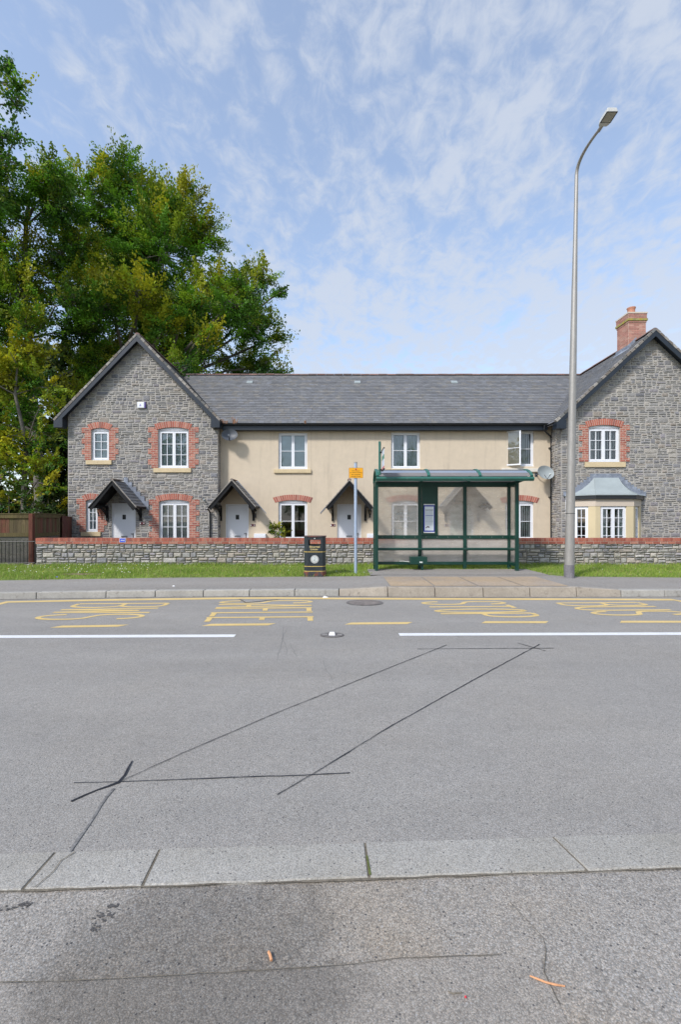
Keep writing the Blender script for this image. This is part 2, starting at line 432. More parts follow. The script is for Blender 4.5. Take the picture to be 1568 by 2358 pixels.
M['green'] = mat('shelter_green', (0.004, 0.042, 0.030), rough=0.38, vars=((3, 0.15), (40, 0.12)), bump=(30, 0.08, 0.002), stain=((0.06, 0.11, 0.09), 5, 0.58, 0.12, 0.3))
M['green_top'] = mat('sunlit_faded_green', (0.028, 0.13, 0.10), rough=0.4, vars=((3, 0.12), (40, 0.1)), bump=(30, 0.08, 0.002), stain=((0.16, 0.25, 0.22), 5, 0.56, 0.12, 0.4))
M['pane'] = hazepane('shelter_pane', (0.88, 0.82, 0.74), 0.26, 0.50)
M['pane_low'] = hazepane('dirty_shelter_pane', (0.82, 0.77, 0.72), 0.45, 0.70)
M['pane_side'] = hazepane('side_shelter_pane', (0.8, 0.75, 0.68), 0.5, 0.75)
M['roofpane'] = hazepane('roof_shelter_pane', (0.42, 0.40, 0.40), 0.72, 0.9, 0.3)
M['paper'] = mat('paper', (0.66, 0.71, 0.74), rough=0.5, vars=((6, 0.03),), bump=None)
M['blue'] = mat('blue_plastic', (0.02, 0.035, 0.35), rough=0.4, vars=((6, 0.05),), bump=None)
M['bluesign'] = mat('blue_sign', (0.05, 0.09, 0.62), rough=0.4, vars=((6, 0.05),), bump=None)
M['ink'] = mat('dark_ink', (0.05, 0.05, 0.06), rough=0.5, vars=(), bump=None)
M['greyink'] = mat('grey_ink', (0.33, 0.37, 0.40), rough=0.5, vars=(), bump=None)
M['maroon'] = mat('maroon_plate', (0.09, 0.010, 0.018), rough=0.4, vars=(), bump=None)
M['steel'] = mat('galvanised_steel', (0.34, 0.325, 0.30), rough=0.5, vars=((1.2, 0.10), (14, 0.08), (80, 0.06)), bump=(60, 0.08, 0.002), metal=0.35, stain=((0.24, 0.20, 0.17), 3, 0.6, 0.15, 0.35, (1, 1, 0.25)), stretch=(1, 1, 0.3))
M['steel_blue'] = mat('painted_grey_post', (0.36, 0.44, 0.56), rough=0.45, vars=((2, 0.08), (40, 0.08)), bump=(40, 0.08, 0.002), metal=0.1)
M['orange'] = mat('amber_sign', (0.80, 0.37, 0.01), rough=0.4, vars=((4, 0.03),), bump=None)
M['red'] = mat('red_disc', (0.35, 0.01, 0.05), rough=0.4, vars=(), bump=None)
M['bin'] = mat('black_bin', (0.022, 0.030, 0.036), rough=0.38, vars=((3, 0.25), (30, 0.2)), bump=(8, 0.12, 0.004), stain=((0.10, 0.11, 0.115), 7, 0.60, 0.15, 0.35, (1, 1, 0.4)))
M['binrust'] = mat('rusty_bin_base', (0.045, 0.045, 0.048), rough=0.7, vars=((6, 0.25), (50, 0.3)), bump=(50, 0.4, 0.004), stain=((0.20, 0.055, 0.03), 6, 0.48, 0.1, 0.85))
M['gold'] = mat('gold_paint', (0.50, 0.36, 0.10), rough=0.5, vars=((20, 0.2),), bump=None, stain=((0.05, 0.05, 0.04), 30, 0.56, 0.1, 0.6))
M['badge'] = mat('badge_white', (0.60, 0.63, 0.60), rough=0.5, vars=((20, 0.06),), bump=None)
M['badge2'] = mat('badge_grey', (0.42, 0.42, 0.40), rough=0.5, vars=((20, 0.06),), bump=None)
M['wood'] = mat('fence_wood', attr=True, rough=0.9, vars=((3, 0.25), (22, 0.25)), bump=(40, 0.4, 0.005), stretch=(1, 1, 0.12), stain=((0.09, 0.085, 0.025), 3, 0.5, 0.2, 0.7, (1.5, 1, 0.5)))
M['gravelboard'] = mat('stained_concrete', (0.12, 0.115, 0.10), rough=0.95, vars=((3, 0.2), (30, 0.2)), bump=(40, 0.4, 0.006), stain=((0.03, 0.04, 0.015), 5, 0.5, 0.2, 0.7))
M['soil'] = mat('garden_soil', (0.12, 0.095, 0.06), rough=1, vars=((5, 0.3), (60, 0.3)), bump=(50, 0.8, 0.02))
M['turf'] = mat('turf', (0.19, 0.26, 0.05), rough=1, vars=((1.2, 0.25), (14, 0.35), (80, 0.35)), bump=(70, 1.0, 0.03), stain=((0.21, 0.165, 0.085), 1.6, 0.56, 0.14, 0.75))
M['drygrass'] = mat('dry_verge_edge', (0.21, 0.15, 0.09), rough=1, vars=((3, 0.2), (60, 0.4)), bump=(90, 0.9, 0.02))
M['field'] = mat('far_ground', (0.09, 0.11, 0.04), rough=1, vars=((0.05, 0.2), (2, 0.3)), bump=None)
M['blade'] = leafmat('grass_blades')
M['leaf'] = leafmat('leaves')
M['bark'] = mat('bark', (0.15, 0.135, 0.115), rough=0.95, vars=((2, 0.2), (14, 0.3)), bump=(14, 0.8, 0.04), stretch=(1, 1, 0.4), stain=((0.20, 0.19, 0.16), 2.5, 0.5, 0.15, 0.6))
M['terracotta'] = mat('terracotta', (0.48, 0.22, 0.14), rough=0.85, vars=((6, 0.12),), bump=(60, 0.3, 0.003))
M['lichen'] = mat('lichened_coping', (0.30, 0.27, 0.10), rough=0.95, vars=((9, 0.3), (50, 0.3)), bump=(60, 0.5, 0.006), stain=((0.40, 0.30, 0.02), 7, 0.5, 0.1, 0.8))
M['dish_grey'] = mat('pale_grey_dish', (0.33, 0.37, 0.38), rough=0.5, vars=((4, 0.06),), bump=None)
M['dish_dark'] = mat('dark_grey_dish', (0.07, 0.08, 0.095), rough=0.5, vars=((4, 0.1),), bump=None)
M['lens'] = mat('lamp_lens', (0.36, 0.35, 0.30), rough=0.3, vars=((9, 0.08),), bump=(25, 0.3, 0.004))
M['iron'] = mat('cast_iron', (0.14, 0.13, 0.125), rough=0.7, vars=((4, 0.25), (40, 0.25)), bump=(55, 0.9, 0.01))
M['stick'] = mat('orange_bark_chip', (0.60, 0.30, 0.15), rough=0.8, vars=((40, 0.2),), bump=None)
M['litter'] = mat('white_litter', (0.8, 0.8, 0.8), rough=0.7, vars=(), bump=None)
M['pink'] = mat('pink_petal', (0.60, 0.28, 0.36), rough=0.8, vars=((8, 0.2),), bump=None)

# ------------------------------------------------------------------ ground, road, kerbs, pavements
SL = 0.043                     # the road runs slightly askew to the houses
def struct(mb, name, mats, label, parent=None, **kw):
    o = mb.build(name, mats, parent, **kw)
    if parent is None: o['kind'] = 'structure'
    if label: o['label'] = label
    return o
mb = MB()
nx = 24
mb.poly([(-900, -900, -0.35), (900, -900, -0.35), (900, 1500, -0.35), (-900, 1500, -0.35)])
struct(mb, 'ground', M['field'], 'grassy land reaching to the horizon')

KY = [(-14, 7.85), (-9, 8.35), (-6.4, 8.62), (-3.6, 8.88), (-1, 9.0), (0.2, 9.0), (1.0, 8.90), (2.7, 8.86), (5.5, 8.90), (9, 8.95), (14, 9.1)]
ZK = [(-0.03, 0.125), (0.93, 0.188), (4.64, 0.188), (5.52, 0.130)]
GY = [(-14, 9.5), (-7.6, 10.25), (-4, 10.72), (0.2, 10.98), (0.9, 11.0), (4.9, 11.0), (6.5, 10.85), (8, 10.75), (14, 10.7)]
ky = lambda x: interp(KY, x)
zk = lambda x: interp(ZK, x)
gy = lambda x: interp(GY, x)
def nk_near(x): return 1.868 + SL * x
def nk_far(x): return 2.072 + SL * x
def zp(x, y):
    t = min(max((y - ky(x)) / 2.0, 0), 1)
    back = 0.185 if 0.6 < x < 5.1 else 0.15
    return zk(x) * (1 - t) + back * t

# road: one sheet from behind the camera to the far kerb
mb = MB()
xs = [-60, -30] + [i * 0.5 for i in range(-28, 29)] + [30, 60]
for a, b in zip(xs, xs[1:]):
    mb.poly([(a, nk_near(a) - 0.1, 0), (b, nk_near(b) - 0.1, 0), (b, ky(b) + 0.05, 0), (a, ky(a) + 0.05, 0)])
road = struct(mb, 'road', M['road'], 'grey asphalt road with yellow bus stop markings')

def strip_poly(mb, P, w, z, jag=0.0, rng=R):
    """thin flat strip along a ground polyline, width w (number or per-point list)"""
    P = [V((p[0], p[1], 0)) for p in P]
    Q = []
    for a, b in zip(P, P[1:]):
        n = max(1, int((b - a).length / 0.06)) if jag else 1
        Q += [a.lerp(b, k / n) for k in range(n)]
    Q.append(P[-1])
    L = len(Q)
    ws = [w[0] + (w[1] - w[0]) * i / max(1, L - 1) for i in range(L)] if isinstance(w, (tuple, list)) else [w] * L
    lft, rgt = [], []
    for i, q in enumerate(Q):
        t = (Q[min(i + 1, L - 1)] - Q[max(i - 1, 0)]).normalized()
        nrm = V((-t.y, t.x, 0))
        off = (rng.random() - 0.5) * jag
        k1 = 1 + (rng.random() - 0.5) * (0.9 if jag else 0)
        k2 = 1 + (rng.random() - 0.5) * (0.9 if jag else 0)
        lft.append(q + nrm * (ws[i] / 2 * k1 + off)); rgt.append(q - nrm * (ws[i] / 2 * k2 - off))
    for i in range(L - 1):
        mb.poly([(rgt[i].x, rgt[i].y, z), (rgt[i + 1].x, rgt[i + 1].y, z), (lft[i + 1].x, lft[i + 1].y, z), (lft[i].x, lft[i].y, z)])
ZM = 0.0022
def g2(x, y): p = G(x, y); return (p.x, p.y)
# white centre lines
for nm, (xa, ya), (xb, yb), lb in (('a', (-420, 1467), (541, 1463.3), 'white centre line ending left of the road stud'), ('b', (919, 1460.3), (2050, 1457), 'white centre line starting right of the road stud')):
    mb = MB(); a, b = g2(xa, ya), g2(xb, yb)
    a = (a[0], a[1]); strip_poly(mb, [a, b], 0.135, ZM)
    struct(mb, 'white_line', M['white_paint'], lb, road)
# yellow dashes
for xa, ya, xb, yb in ((121, 1442.4, 292, 1440), (467, 1438.2, 634, 1437), (793, 1435.2, 952, 1434), (1105, 1432, 1268, 1432), (1421, 1431, 1580, 1431), (-250, 1446, -75, 1444)):
    mb = MB(); a, b = V((*g2(xa, ya), 0)), V((*g2(xb, yb), 0)); w = 0.065; sk = 0.10
    mb.poly([(a.x, a.y - w, ZM), (b.x - sk, b.y - w, ZM), (b.x, b.y + w, ZM), (a.x + sk, a.y + w, ZM)])
    struct(mb, 'bay_dash', M['yellow_paint'], None, road)
mb = MB()
P = [g2(-160, 1428), g2(17, 1385.5)] + [g2(x, y) for x, y in ((250, 1380.8), (500, 1377.3), (640, 1376.6), (784, 1377.5), (1000, 1378.4), (1300, 1379.2), (1549, 1380.2))] + [g2(1640, 1398)]
strip_poly(mb, P, 0.19, ZM)
struct(mb, 'kerbside_line', M['yellow_paint'], 'wide yellow clearway line beside the far kerb', road)

def text_mesh(txt, font_scale=1.0, extr=0.0, bold=0.0, align='CENTER'):
    cu = bpy.data.curves.new('txt', 'FONT'); cu.body = txt; cu.size = font_scale; cu.align_x = align
    cu.extrude = extr; cu.offset = bold; cu.resolution_u = 4
    ob = bpy.data.objects.new('txt', cu); sc.collection.objects.link(ob)
    bpy.context.view_layer.update()
    me = bpy.data.meshes.new_from_object(ob.evaluated_get(bpy.context.evaluated_depsgraph_get()))
    vs = [v.co.copy() for v in me.vertices]; fs = [tuple(p.vertices) for p in me.polygons]
    bpy.data.objects.remove(ob); bpy.data.curves.remove(cu); bpy.data.meshes.remove(me)
    return vs, fs
def put_text(mb, txt, mapf, **kw):
    """adds text; mapf(u, v, w) gets u, v in 0..1 of the text's own box"""
    vs, fs = text_mesh(txt, **kw)
    x0 = min(v.x for v in vs); x1 = max(v.x for v in vs); y0 = min(v.y for v in vs); y1 = max(v.y for v in vs)
    n = mb.pts([mapf((v.x - x0) / (x1 - x0), (v.y - y0) / (y1 - y0), v.z) for v in vs])
    for f in fs: mb.face([n + i for i in f])
# words read by drivers going right: letters' tops point to +X, reading direction is towards the camera
def arcpts(cu, cv, ru, rv, a0, a1, n=8):
    return [(cu + ru * math.cos(math.radians(a0 + (a1 - a0) * k / n)), cv + rv * math.sin(math.radians(a0 + (a1 - a0) * k / n))) for k in range(n + 1)]
GLYPH = {   # strokes in a unit box: u across the letter, v up the letter
    'B': [[(0, 0), (0, 1)], [(0, 1), (0.55, 1)] + arcpts(0.55, 0.765, 0.4, 0.235, 90, -90) + [(0, 0.53)], [(0.55, 0.53)] + arcpts(0.55, 0.265, 0.45, 0.265, 90, -90) + [(0, 0)]],
    'W': [[(0, 1), (0.22, 0)], [(0.22, 0), (0.5, 0.85)], [(0.5, 0.85), (0.78, 0)], [(0.78, 0), (1, 1)]],
    'S': [arcpts(0.5, 0.76, 0.46, 0.24, 10, 180, 9) + arcpts(0.5, 0.70, 0.46, 0.2, 190, 235, 3) + arcpts(0.5, 0.30, 0.48, 0.2, 55, 10, 3) + arcpts(0.5, 0.25, 0.48, 0.25, 0, -170, 9)],
    'A': [[(0, 0), (0.5, 1)], [(0.5, 1), (1, 0)], [(0.2, 0.33), (0.8, 0.33)]],
    'F': [[(0, 0), (0, 1)], [(0, 0.965), (1, 0.965)], [(0, 0.52), (0.8, 0.52)]],
    'L': [[(0, 1), (0, 0)], [(0, 0.035), (1, 0.035)]],
    'E': [[(0, 0), (0, 1)], [(0, 0.965), (1, 0.965)], [(0, 0.52), (0.7, 0.52)], [(0, 0.035), (1, 0.035)]],
    'T': [[(0.5, 0), (0.5, 1)], [(0, 0.965), (1, 0.965)]],
    'O': [arcpts(0.5, 0.5, 0.5, 0.5, 90, 450, 26)],
    'P': [[(0, 0), (0, 1)], [(0, 1), (0.5, 1)] + arcpts(0.5, 0.73, 0.5, 0.27, 90, -90) + [(0, 0.46)]],
    'U': [[(0, 1), (0, 0.28)] + arcpts(0.5, 0.28, 0.5, 0.28, 180, 360, 12) + [(1, 1)]],
}
for txt, x0, x1, yf, yn, sh, lb in (('BWS', -4.69, -3.12, 8.18, 6.86, 0.03, 'yellow BWS lettering on the road'), ('SAFLE', -2.20, -0.56, 8.48, 6.72, 0.17, 'yellow SAFLE lettering on the road'),
                              ('STOP', 1.48, 2.96, 8.38, 7.02, 0.16, 'yellow STOP lettering on the road'), ('BUS', 3.93, 5.42, 8.26, 7.18, 0.17, 'yellow BUS lettering on the road')):
    mb = MB(); n_ = len(txt); zoff = 0.0
    gap_ = 0.30; lw = 1.0 / (n_ + gap_ * (n_ - 1))
    for i_, chh in enumerate(txt):
        for st in GLYPH[chh]:
            P_ = []
            for (u, v) in st:
                uu = (i_ * (1 + gap_) + u) * lw
                P_.append((x0 + v * (x1 - x0) + uu * sh, yf + uu * (yn - yf) + 0.04 * v * (x1 - x0) - 0.03))
            strip_poly(mb, P_, 0.082, ZM + zoff); zoff += 0.00015
    struct(mb, 'road_lettering', M['yellow_paint'], lb, road)
# small triangular repair over the S of SAFLE
mb = MB(); T3 = [g2(552, 1378.8), g2(565, 1387.4), g2(641, 1380.0)]
mb.poly([(*p_, 0.0062) for p_ in T3]); mb.m = 1
strip_poly(mb, [T3[0], T3[1]], 0.03, 0.0068, 0.01); strip_poly(mb, [T3[1], T3[2]], 0.02, 0.0071, 0.012); 
struct(mb, 'repair_patch', [M['road'], M['crack']], 'small triangular repair cutting the yellow lettering', road)
mb = MB(); rk = random.Random(8)
for (x_, y_), n_, st_ in (((652, 1442), 7, (2, 9)), ((662, 1446), 8, (-1, 9)), ((668, 1480), 4, (3, 8)), ((745, 1520), 4, (5, 10)), ((1168, 1672), 3, (6, 2)), ((560, 1385), 5, (-14, 0.6)), ((880, 1404), 6, (18, 0.3)), ((700, 1402), 5, (16, 0.6))):
    P_ = [(x_, y_)]
    for _ in range(n_): P_.append((P_[-1][0] + st_[0] + rk.uniform(-4, 4), P_[-1][1] + st_[1] * rk.uniform(0.6, 1.4)))
    strip_poly(mb, [g2(*q_) for q_ in P_], 0.006, 0.0016, 0.006)
struct(mb, 'hairline_cracks', mat('hairline', (0.19, 0.183, 0.175), rough=1, vars=()), None, road)
# sealed saw cuts and cracks
Z2 = 0.0045
mb = MB()
strip_poly(mb, [g2(163, 1845), g2(220, 1820), g2(276, 1800)], (0.011, 0.017), Z2, 0.003)
strip_poly(mb, [g2(270, 1804), g2(288, 1785), g2(305, 1752)], (0.017, 0.010), Z2 + .001, 0.004)
strip_poly(mb, [g2(170, 1802), g2(275, 1800)], 0.004, Z2, 0.0015)
strip_poly(mb, [g2(275, 1800), g2(560, 1789), g2(700, 1784.5), g2(806, 1779.5)], (0.006, 0.008), Z2, 0.003)
strip_poly(mb, [g2(280, 1798), g2(420, 1734), g2(640, 1640), g2(870, 1548), g2(1028, 1485)], (0.005, 0.008), Z2 + .001, 0.003)
strip_poly(mb, [g2(638, 1830), g2(720, 1782), g2(900, 1672), g2(1100, 1560), g2(1243, 1483)], (0.005, 0.010), Z2 + .001, 0.004)
strip_poly(mb, [g2(960, 1494), g2(1100, 1493), g2(1275, 1492)], 0.010, Z2, 0.004)
strip_poly(mb, [g2(1193, 1480.5), g2(1256, 1498.5)], 0.010, Z2, 0.004)
struct(mb, 'sealed_saw_cuts', M['seal'], 'dark sealed saw cuts for the traffic loop', road)
mb = MB()
strip_poly(mb, [g2(262, 1815), g2(232, 1856), g2(200, 1905), g2(160, 1962)], (0.014, 0.012), Z2, 0.006)
struct(mb, 'crack', mat('road_crack', (0.17, 0.165, 0.16), rough=1, vars=((20, 0.3), (100, 0.4))), 'crack running to the near kerb', road)

# manhole cover and road stud
t = thing('manhole_cover', 'round iron manhole cover set in the road near the far kerb', 'manhole cover', (0.44, 8.25, 0))
mb = MB(); mb.disc((0.44, 8.25, 0.002), 0.335, 32, 0.29, z1=0.008); mb.build('frame', M['iron'], t)
mb = MB(); mb.disc((0.44, 8.25, 0.004), 0.285, 32, 0.245, z1=0.012); mb.build('lid', mat('rusty_lid', (0.19, 0.165, 0.15), rough=0.8, vars=((9, 0.3), (60, 0.3)), bump=(45, 1.0, 0.01)), t)
t = thing('road_stud', 'white reflective road stud in an iron housing on the centre line', 'road stud', (-0.11, 5.9, 0))
mb = MB(); mb.disc((-0.11, 5.9, 0.002), 0.155, 28, 0.12, z1=0.010); mb.build('housing', M['iron'], t)
wi = mat('worn_iron', (0.25, 0.24, 0.23), rough=0.6)
for a_, b_ in ((-0.24, -0.17), (-0.04, 0.02)):
    mb = MB(); mb.box(a_, b_, 5.87, 5.92, 0.010, 0.016); mb.build('shoulder', wi, t)
mb = MB(); mb.hexa([(-0.15, 5.86, 0.01), (-0.07, 5.86, 0.01), (-0.07, 5.94, 0.01), (-0.15, 5.94, 0.01)], [(-0.14, 5.875, 0.04), (-0.08, 5.875, 0.04), (-0.08, 5.925, 0.04), (-0.14, 5.925, 0.04)])
mb.build('reflector', M['litter'], t)

# near pavement, patches, kerb
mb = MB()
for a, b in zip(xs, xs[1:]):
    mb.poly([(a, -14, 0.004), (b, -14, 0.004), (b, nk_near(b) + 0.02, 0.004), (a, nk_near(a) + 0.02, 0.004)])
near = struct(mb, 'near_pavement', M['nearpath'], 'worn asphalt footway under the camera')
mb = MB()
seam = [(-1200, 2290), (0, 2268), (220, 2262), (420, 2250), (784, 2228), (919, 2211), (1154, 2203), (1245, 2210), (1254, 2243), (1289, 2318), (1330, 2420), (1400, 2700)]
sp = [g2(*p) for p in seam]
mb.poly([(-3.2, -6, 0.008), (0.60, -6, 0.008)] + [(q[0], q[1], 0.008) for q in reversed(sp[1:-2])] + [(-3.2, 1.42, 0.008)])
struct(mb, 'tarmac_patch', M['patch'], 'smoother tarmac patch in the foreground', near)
mb = MB()
strip_poly(mb, sp[1:7], 0.003, 0.0115, 0.003)
strip_poly(mb, [g2(*p) for p in ((1174, 2083), (1214, 2123), (1249, 2163), (1256, 2190), (1254, 2243), (1289, 2318))], 0.0028, 0.0115, 0.006)
struct(mb, 'patch_seam', M['crack'], None, near)
def blot(mb, cx, cy, rx, ry, z, rng, n=26, jag=0.35):
    P = []
    for k in range(n):
        a = 2 * math.pi * k / n; r = 1 + (rng.random() - 0.5) * 2 * jag
        P.append((cx + math.cos(a) * rx * r, cy + math.sin(a) * ry * r, z))
    mb.poly(P)
rr = random.Random(3)
mb = MB()
for x, y, rx, ry in ((245, 2102, 0.05, 0.03), (232, 2118, 0.035, 0.03), (222, 2138, 0.02, 0.016), (20, 2091, 0.07, 0.014), (60, 2084, 0.02, 0.012), (262, 2088, 0.02, 0.01)):
    for k in range(18):
        p = G(x, y); a = rr.uniform(0, 6.28); q = rr.random() ** 0.6
        blot(mb, p.x + math.cos(a) * rx * q, p.y + math.sin(a) * ry * q, rr.uniform(0.002, 0.006), rr.uniform(0.002, 0.005), 0.0065 + rr.random() * 0.001, rr, 8)
struct(mb, 'bitumen_spots', mat('old_bitumen', (0.085, 0.08, 0.078), rough=0.95, vars=((60, 0.3), (200, 0.3))), None, near)
# thin ragged dark line where kerb meets footway
mb = MB()
P = [(x / 10, nk_near(x / 10) - 0.002) for x in range(-40, 41)]
strip_poly(mb, P, 0.010, 0.0100, 0.007)
struct(mb, 'kerb_edge_line', M['crack'], None, near)
joints = [(-4.9, -4.9), (-4.0, -4.0), (-3.1, -3.1), (-2.15, -2.15), (-1.27, -1.266), (-0.80, -0.81), (0.119, 0.112), (1.04, 0.99), (1.97, 1.92), (2.9, 2.85), (3.8, 3.75)]
gk = 'kerb stones along the near footway'
kthing = thing('near_kerb', 'flush concrete kerb line along the near footway', 'kerb', (0, 2, 0))
kthing['kind'] = 'structure'; del kthing['category']
for (na, fa), (nb, fb) in zip(joints, joints[1:]):
    gap = 0.005
    n0, n1, f0, f1 = na + gap, nb - gap, fa + gap * 0.8, fb - gap * 0.8
    z1 = 0.015 + R.uniform(-0.0015, 0.0015)
    nn = 10
    Pn = [(n0 + (n1 - n0) * k / nn, nk_near(n0 + (n1 - n0) * k / nn) + R.uniform(-0.0035, 0.0035)) for k in range(nn + 1)]
    Pf = [(f1 + (f0 - f1) * k / nn, nk_far(f1 + (f0 - f1) * k / nn) + R.uniform(-0.002, 0.002)) for k in range(nn + 1)]
    P = Pn + Pf
    mb = MB()
    ctr = V((sum(p[0] for p in P) / len(P), sum(p[1] for p in P) / len(P), 0))
    low = [(x, y, -0.05) for x, y in P]; mid = [(x, y, z1 - 0.006) for x, y in P]
    top = [(x + (ctr.x - x) * 0.006, y + (ctr.y - y) * 0.05, z1) for x, y in P]
    k = len(P); n = mb.pts(low + mid + top)
    for r0 in (0, k):
        for i in range(k):
            j = (i + 1) % k; mb.face((n + r0 + i, n + r0 + j, n + r0 + k + j, n + r0 + k + i))
    mb.face([n + 2 * k + i for i in range(k)])
    mb.build('kerb_stone', M['nearkerb'], kthing)
mb = MB()
for na, fa in joints[1:-1]:
    strip_poly(mb, [(na, nk_near(na) - 0.004), ((na + fa) / 2, (nk_near(na) + nk_far(fa)) / 2), (fa, nk_far(fa))], 0.018, 0.0105, 0.004)
mb.build('joint_fill', M['crack'], kthing)
mb = MB()
strip_poly(mb, [(-1.222, 1.816), (-1.20, 1.90), (-1.205, 1.96), (-1.18, 2.012)], 0.004, 0.0185, 0.006)
mb.build('joint_dirt', M['crack'], kthing)
mb = MB(); strip_poly(mb, [(0.121, 1.88), (0.117, 1.99)], 0.008, 0.0180, 0.006); mb.build('joint_moss', M['moss'], kthing)

# far kerb stones
kf = thing('far_kerb', 'concrete kerb with raised bus boarding stones', 'kerb', (0, 9, 0))
kf['kind'] = 'structure'; del kf['category']
kj = [-14, -13.1, -12.2, -11.3, -10.4, -9.48, -8.57, -7.65, -6.73, -5.82, -4.55, -3.63, -2.70, -1.80, -0.91, -0.03, 0.93, 1.86, 2.80, 3.72, 4.64, 5.52, 6.38, 7.3, 8.2, 9.1, 10, 10.9, 11.8, 12.7, 13.6]
for a, b in zip(kj, kj[1:]):
    mb = MB(); g = 0.006
    bus = a > -0.1 and b < 5.6
    mb.col = lin(180, 170, 156, 0.74) if bus else lin(170, 167, 160, 0.92)
    k_ = R.uniform(0.93, 1.07); mb.col = tuple(c * k_ for c in mb.col)
    a_, b_ = a + g, b - g; f = 0.04 if bus else 0.012
    pa, pb, za, zb = ky(a_), ky(b_), zk(a_), zk(b_)
    mb.hexa([(a_, pa, -0.05), (b_, pb, -0.05), (b_, pb + 0.17, -0.05), (a_, pa + 0.17, -0.05)],
            [(a_, pa + f, za), (b_, pb + f, zb), (b_, pb + 0.17, zb), (a_, pa + 0.17, za)])
    mb.build('bus_kerb_stone' if bus else 'kerb_stone', M['kerb'], kf, bevel=0.012)
mb = MB()
P = [(x / 4, ky(x / 4) - 0.02) for x in range(-56, 57)]
strip_poly(mb, P, 0.05, 0.0028, 0.02)
mb.build('gutter_dirt', mat('gutter_dirt', (0.13, 0.12, 0.11), rough=1, vars=((5, 0.3), (60, 0.3))), kf)

# far pavement, verge, tactile surface, shelter pad
def sheet(mb, xa, xb, fy0, fy1, fz, nxs=60, nys=4):
    for i in range(nxs):
        x0 = xa + (xb - xa) * i / nxs; x1 = xa + (xb - xa) * (i + 1) / nxs
        for j in range(nys):
            def p(x, j): 
                y = fy0(x) + (fy1(x) - fy0(x)) * j / nys; return (x, y, fz(x, y))
            mb.poly([p(x0, j), p(x1, j), p(x1, j + 1), p(x0, j + 1)])
mb = MB(); sheet(mb, -30, 30, lambda x: ky(x) + 0.165, lambda x: gy(x) + 0.05, lambda x, y: zp(x, y) - 0.004, 120)
struct(mb, 'far_pavement', M['farpath'], 'grey asphalt footway beside the bus stop')
mb = MB(); sheet(mb, 0.72, 5.05, lambda x: gy(x) - 0.02, lambda x: 12.35 + 0.06 * math.sin(x * 5), lambda x, y: 0.187, 20, 2)
struct(mb, 'shelter_pad', M['farpath'], 'asphalt pad under the bus shelter')
bx = [0.99, 1.88, 2.76, 3.66, 4.58]
tp = thing('boarding_area', 'buff surfaced boarding area of the bus stop', 'paving', (2.7, 9.8, 0.19)); tp['kind'] = 'structure'; del tp['category']
for i, (a, b) in enumerate(zip(bx, bx[1:])):
    mb = MB(); y0 = 9.08; y1 = 10.62
    sk = 0.0
    mb.poly([(a + 0.015, y0, zp(a, y0) + 0.003), (b - 0.015, y0, zp(b, y0) + 0.003), (b - 0.015 + sk, y1, zp(b, y1) + 0.003), (a + 0.015 + sk, y1, zp(a, y1) + 0.003)])
    mb.build('buff_bay', M['tactile'], tp)
mb = MB(); sheet(mb, -30, 30, lambda x: gy(x), lambda x: 13.8, lambda x, y: 0.135 + 0.02 * min(1, (y - gy(x)) * 2) if not (0.75 < x < 5.0 and y < 12.4) else 0.12, 120, 8)
struct(mb, 'grass_verge', M['turf'], 'grass verge between footway and stone wall')
mb = MB(); sheet(mb, -40, 40, lambda x: 13.95, lambda x: 60, lambda x, y: 0.14, 4, 2)
struct(mb, 'garden_ground', M['soil'], 'ground behind the boundary wall')
mb = MB(); p = G(190, 1321.5, 0.16)
blot(mb, p.x, p.y, 0.55, 0.16, 0.162, rr, 26, 0.15); 
struct(mb, 'bare_patch', M['drygrass'], 'bare earth patch in the verge')
# grass blades
def fast_mesh(name, verts, nper, cols, m, base=(0, 0, 0), parent=None):
    """verts: (n, nper, 3); one polygon each; cols (n,3)"""
    n = verts.shape[0]
    base = BASE[parent.name] if parent is not None else V(base)
    vv = (verts - np.array([base.x, base.y, base.z])).astype(np.float32)
    me = bpy.data.meshes.new(name)
    me.vertices.add(n * nper); me.vertices.foreach_set('co', vv.reshape(-1))
    me.loops.add(n * nper); me.loops.foreach_set('vertex_index', np.arange(n * nper, dtype=np.int32))
    me.polygons.add(n); me.polygons.foreach_set('loop_start', np.arange(0, n * nper, nper, dtype=np.int32))
    me.materials.append(m)
    me.update(calc_edges=True)
    ca = me.color_attributes.new('Col', 'FLOAT_COLOR', 'CORNER')
    a = np.ones((n, nper, 4), dtype=np.float32); a[:, :, :3] = cols[:, None, :]
    ca.data.foreach_set('color', a.reshape(-1))
    o = bpy.data.objects.new(name, me); sc.collection.objects.link(o)
    if parent is not None: o.parent = parent
    else: o.location = base
    BASE[o.name] = base
    return o
rng = np.random.default_rng(5)
n = 150000
gx = rng.uniform(-11.5, 11.5, n)
gyv = np.interp(gx, [p[0] for p in GY], [p[1] for p in GY])
u = rng.random(n)
gY = gyv - 0.03 + u ** 0.9 * (13.74 - gyv + 0.03)
pad = (gx > 0.72 + 0.1 * np.sin(gY * 9)) & (gx < 5.02) & (gY < 12.32 + 0.06 * np.sin(gx * 7))
bare = ((gx - p.x) / 0.6) ** 2 + ((gY - p.y) / 0.17) ** 2 < 1
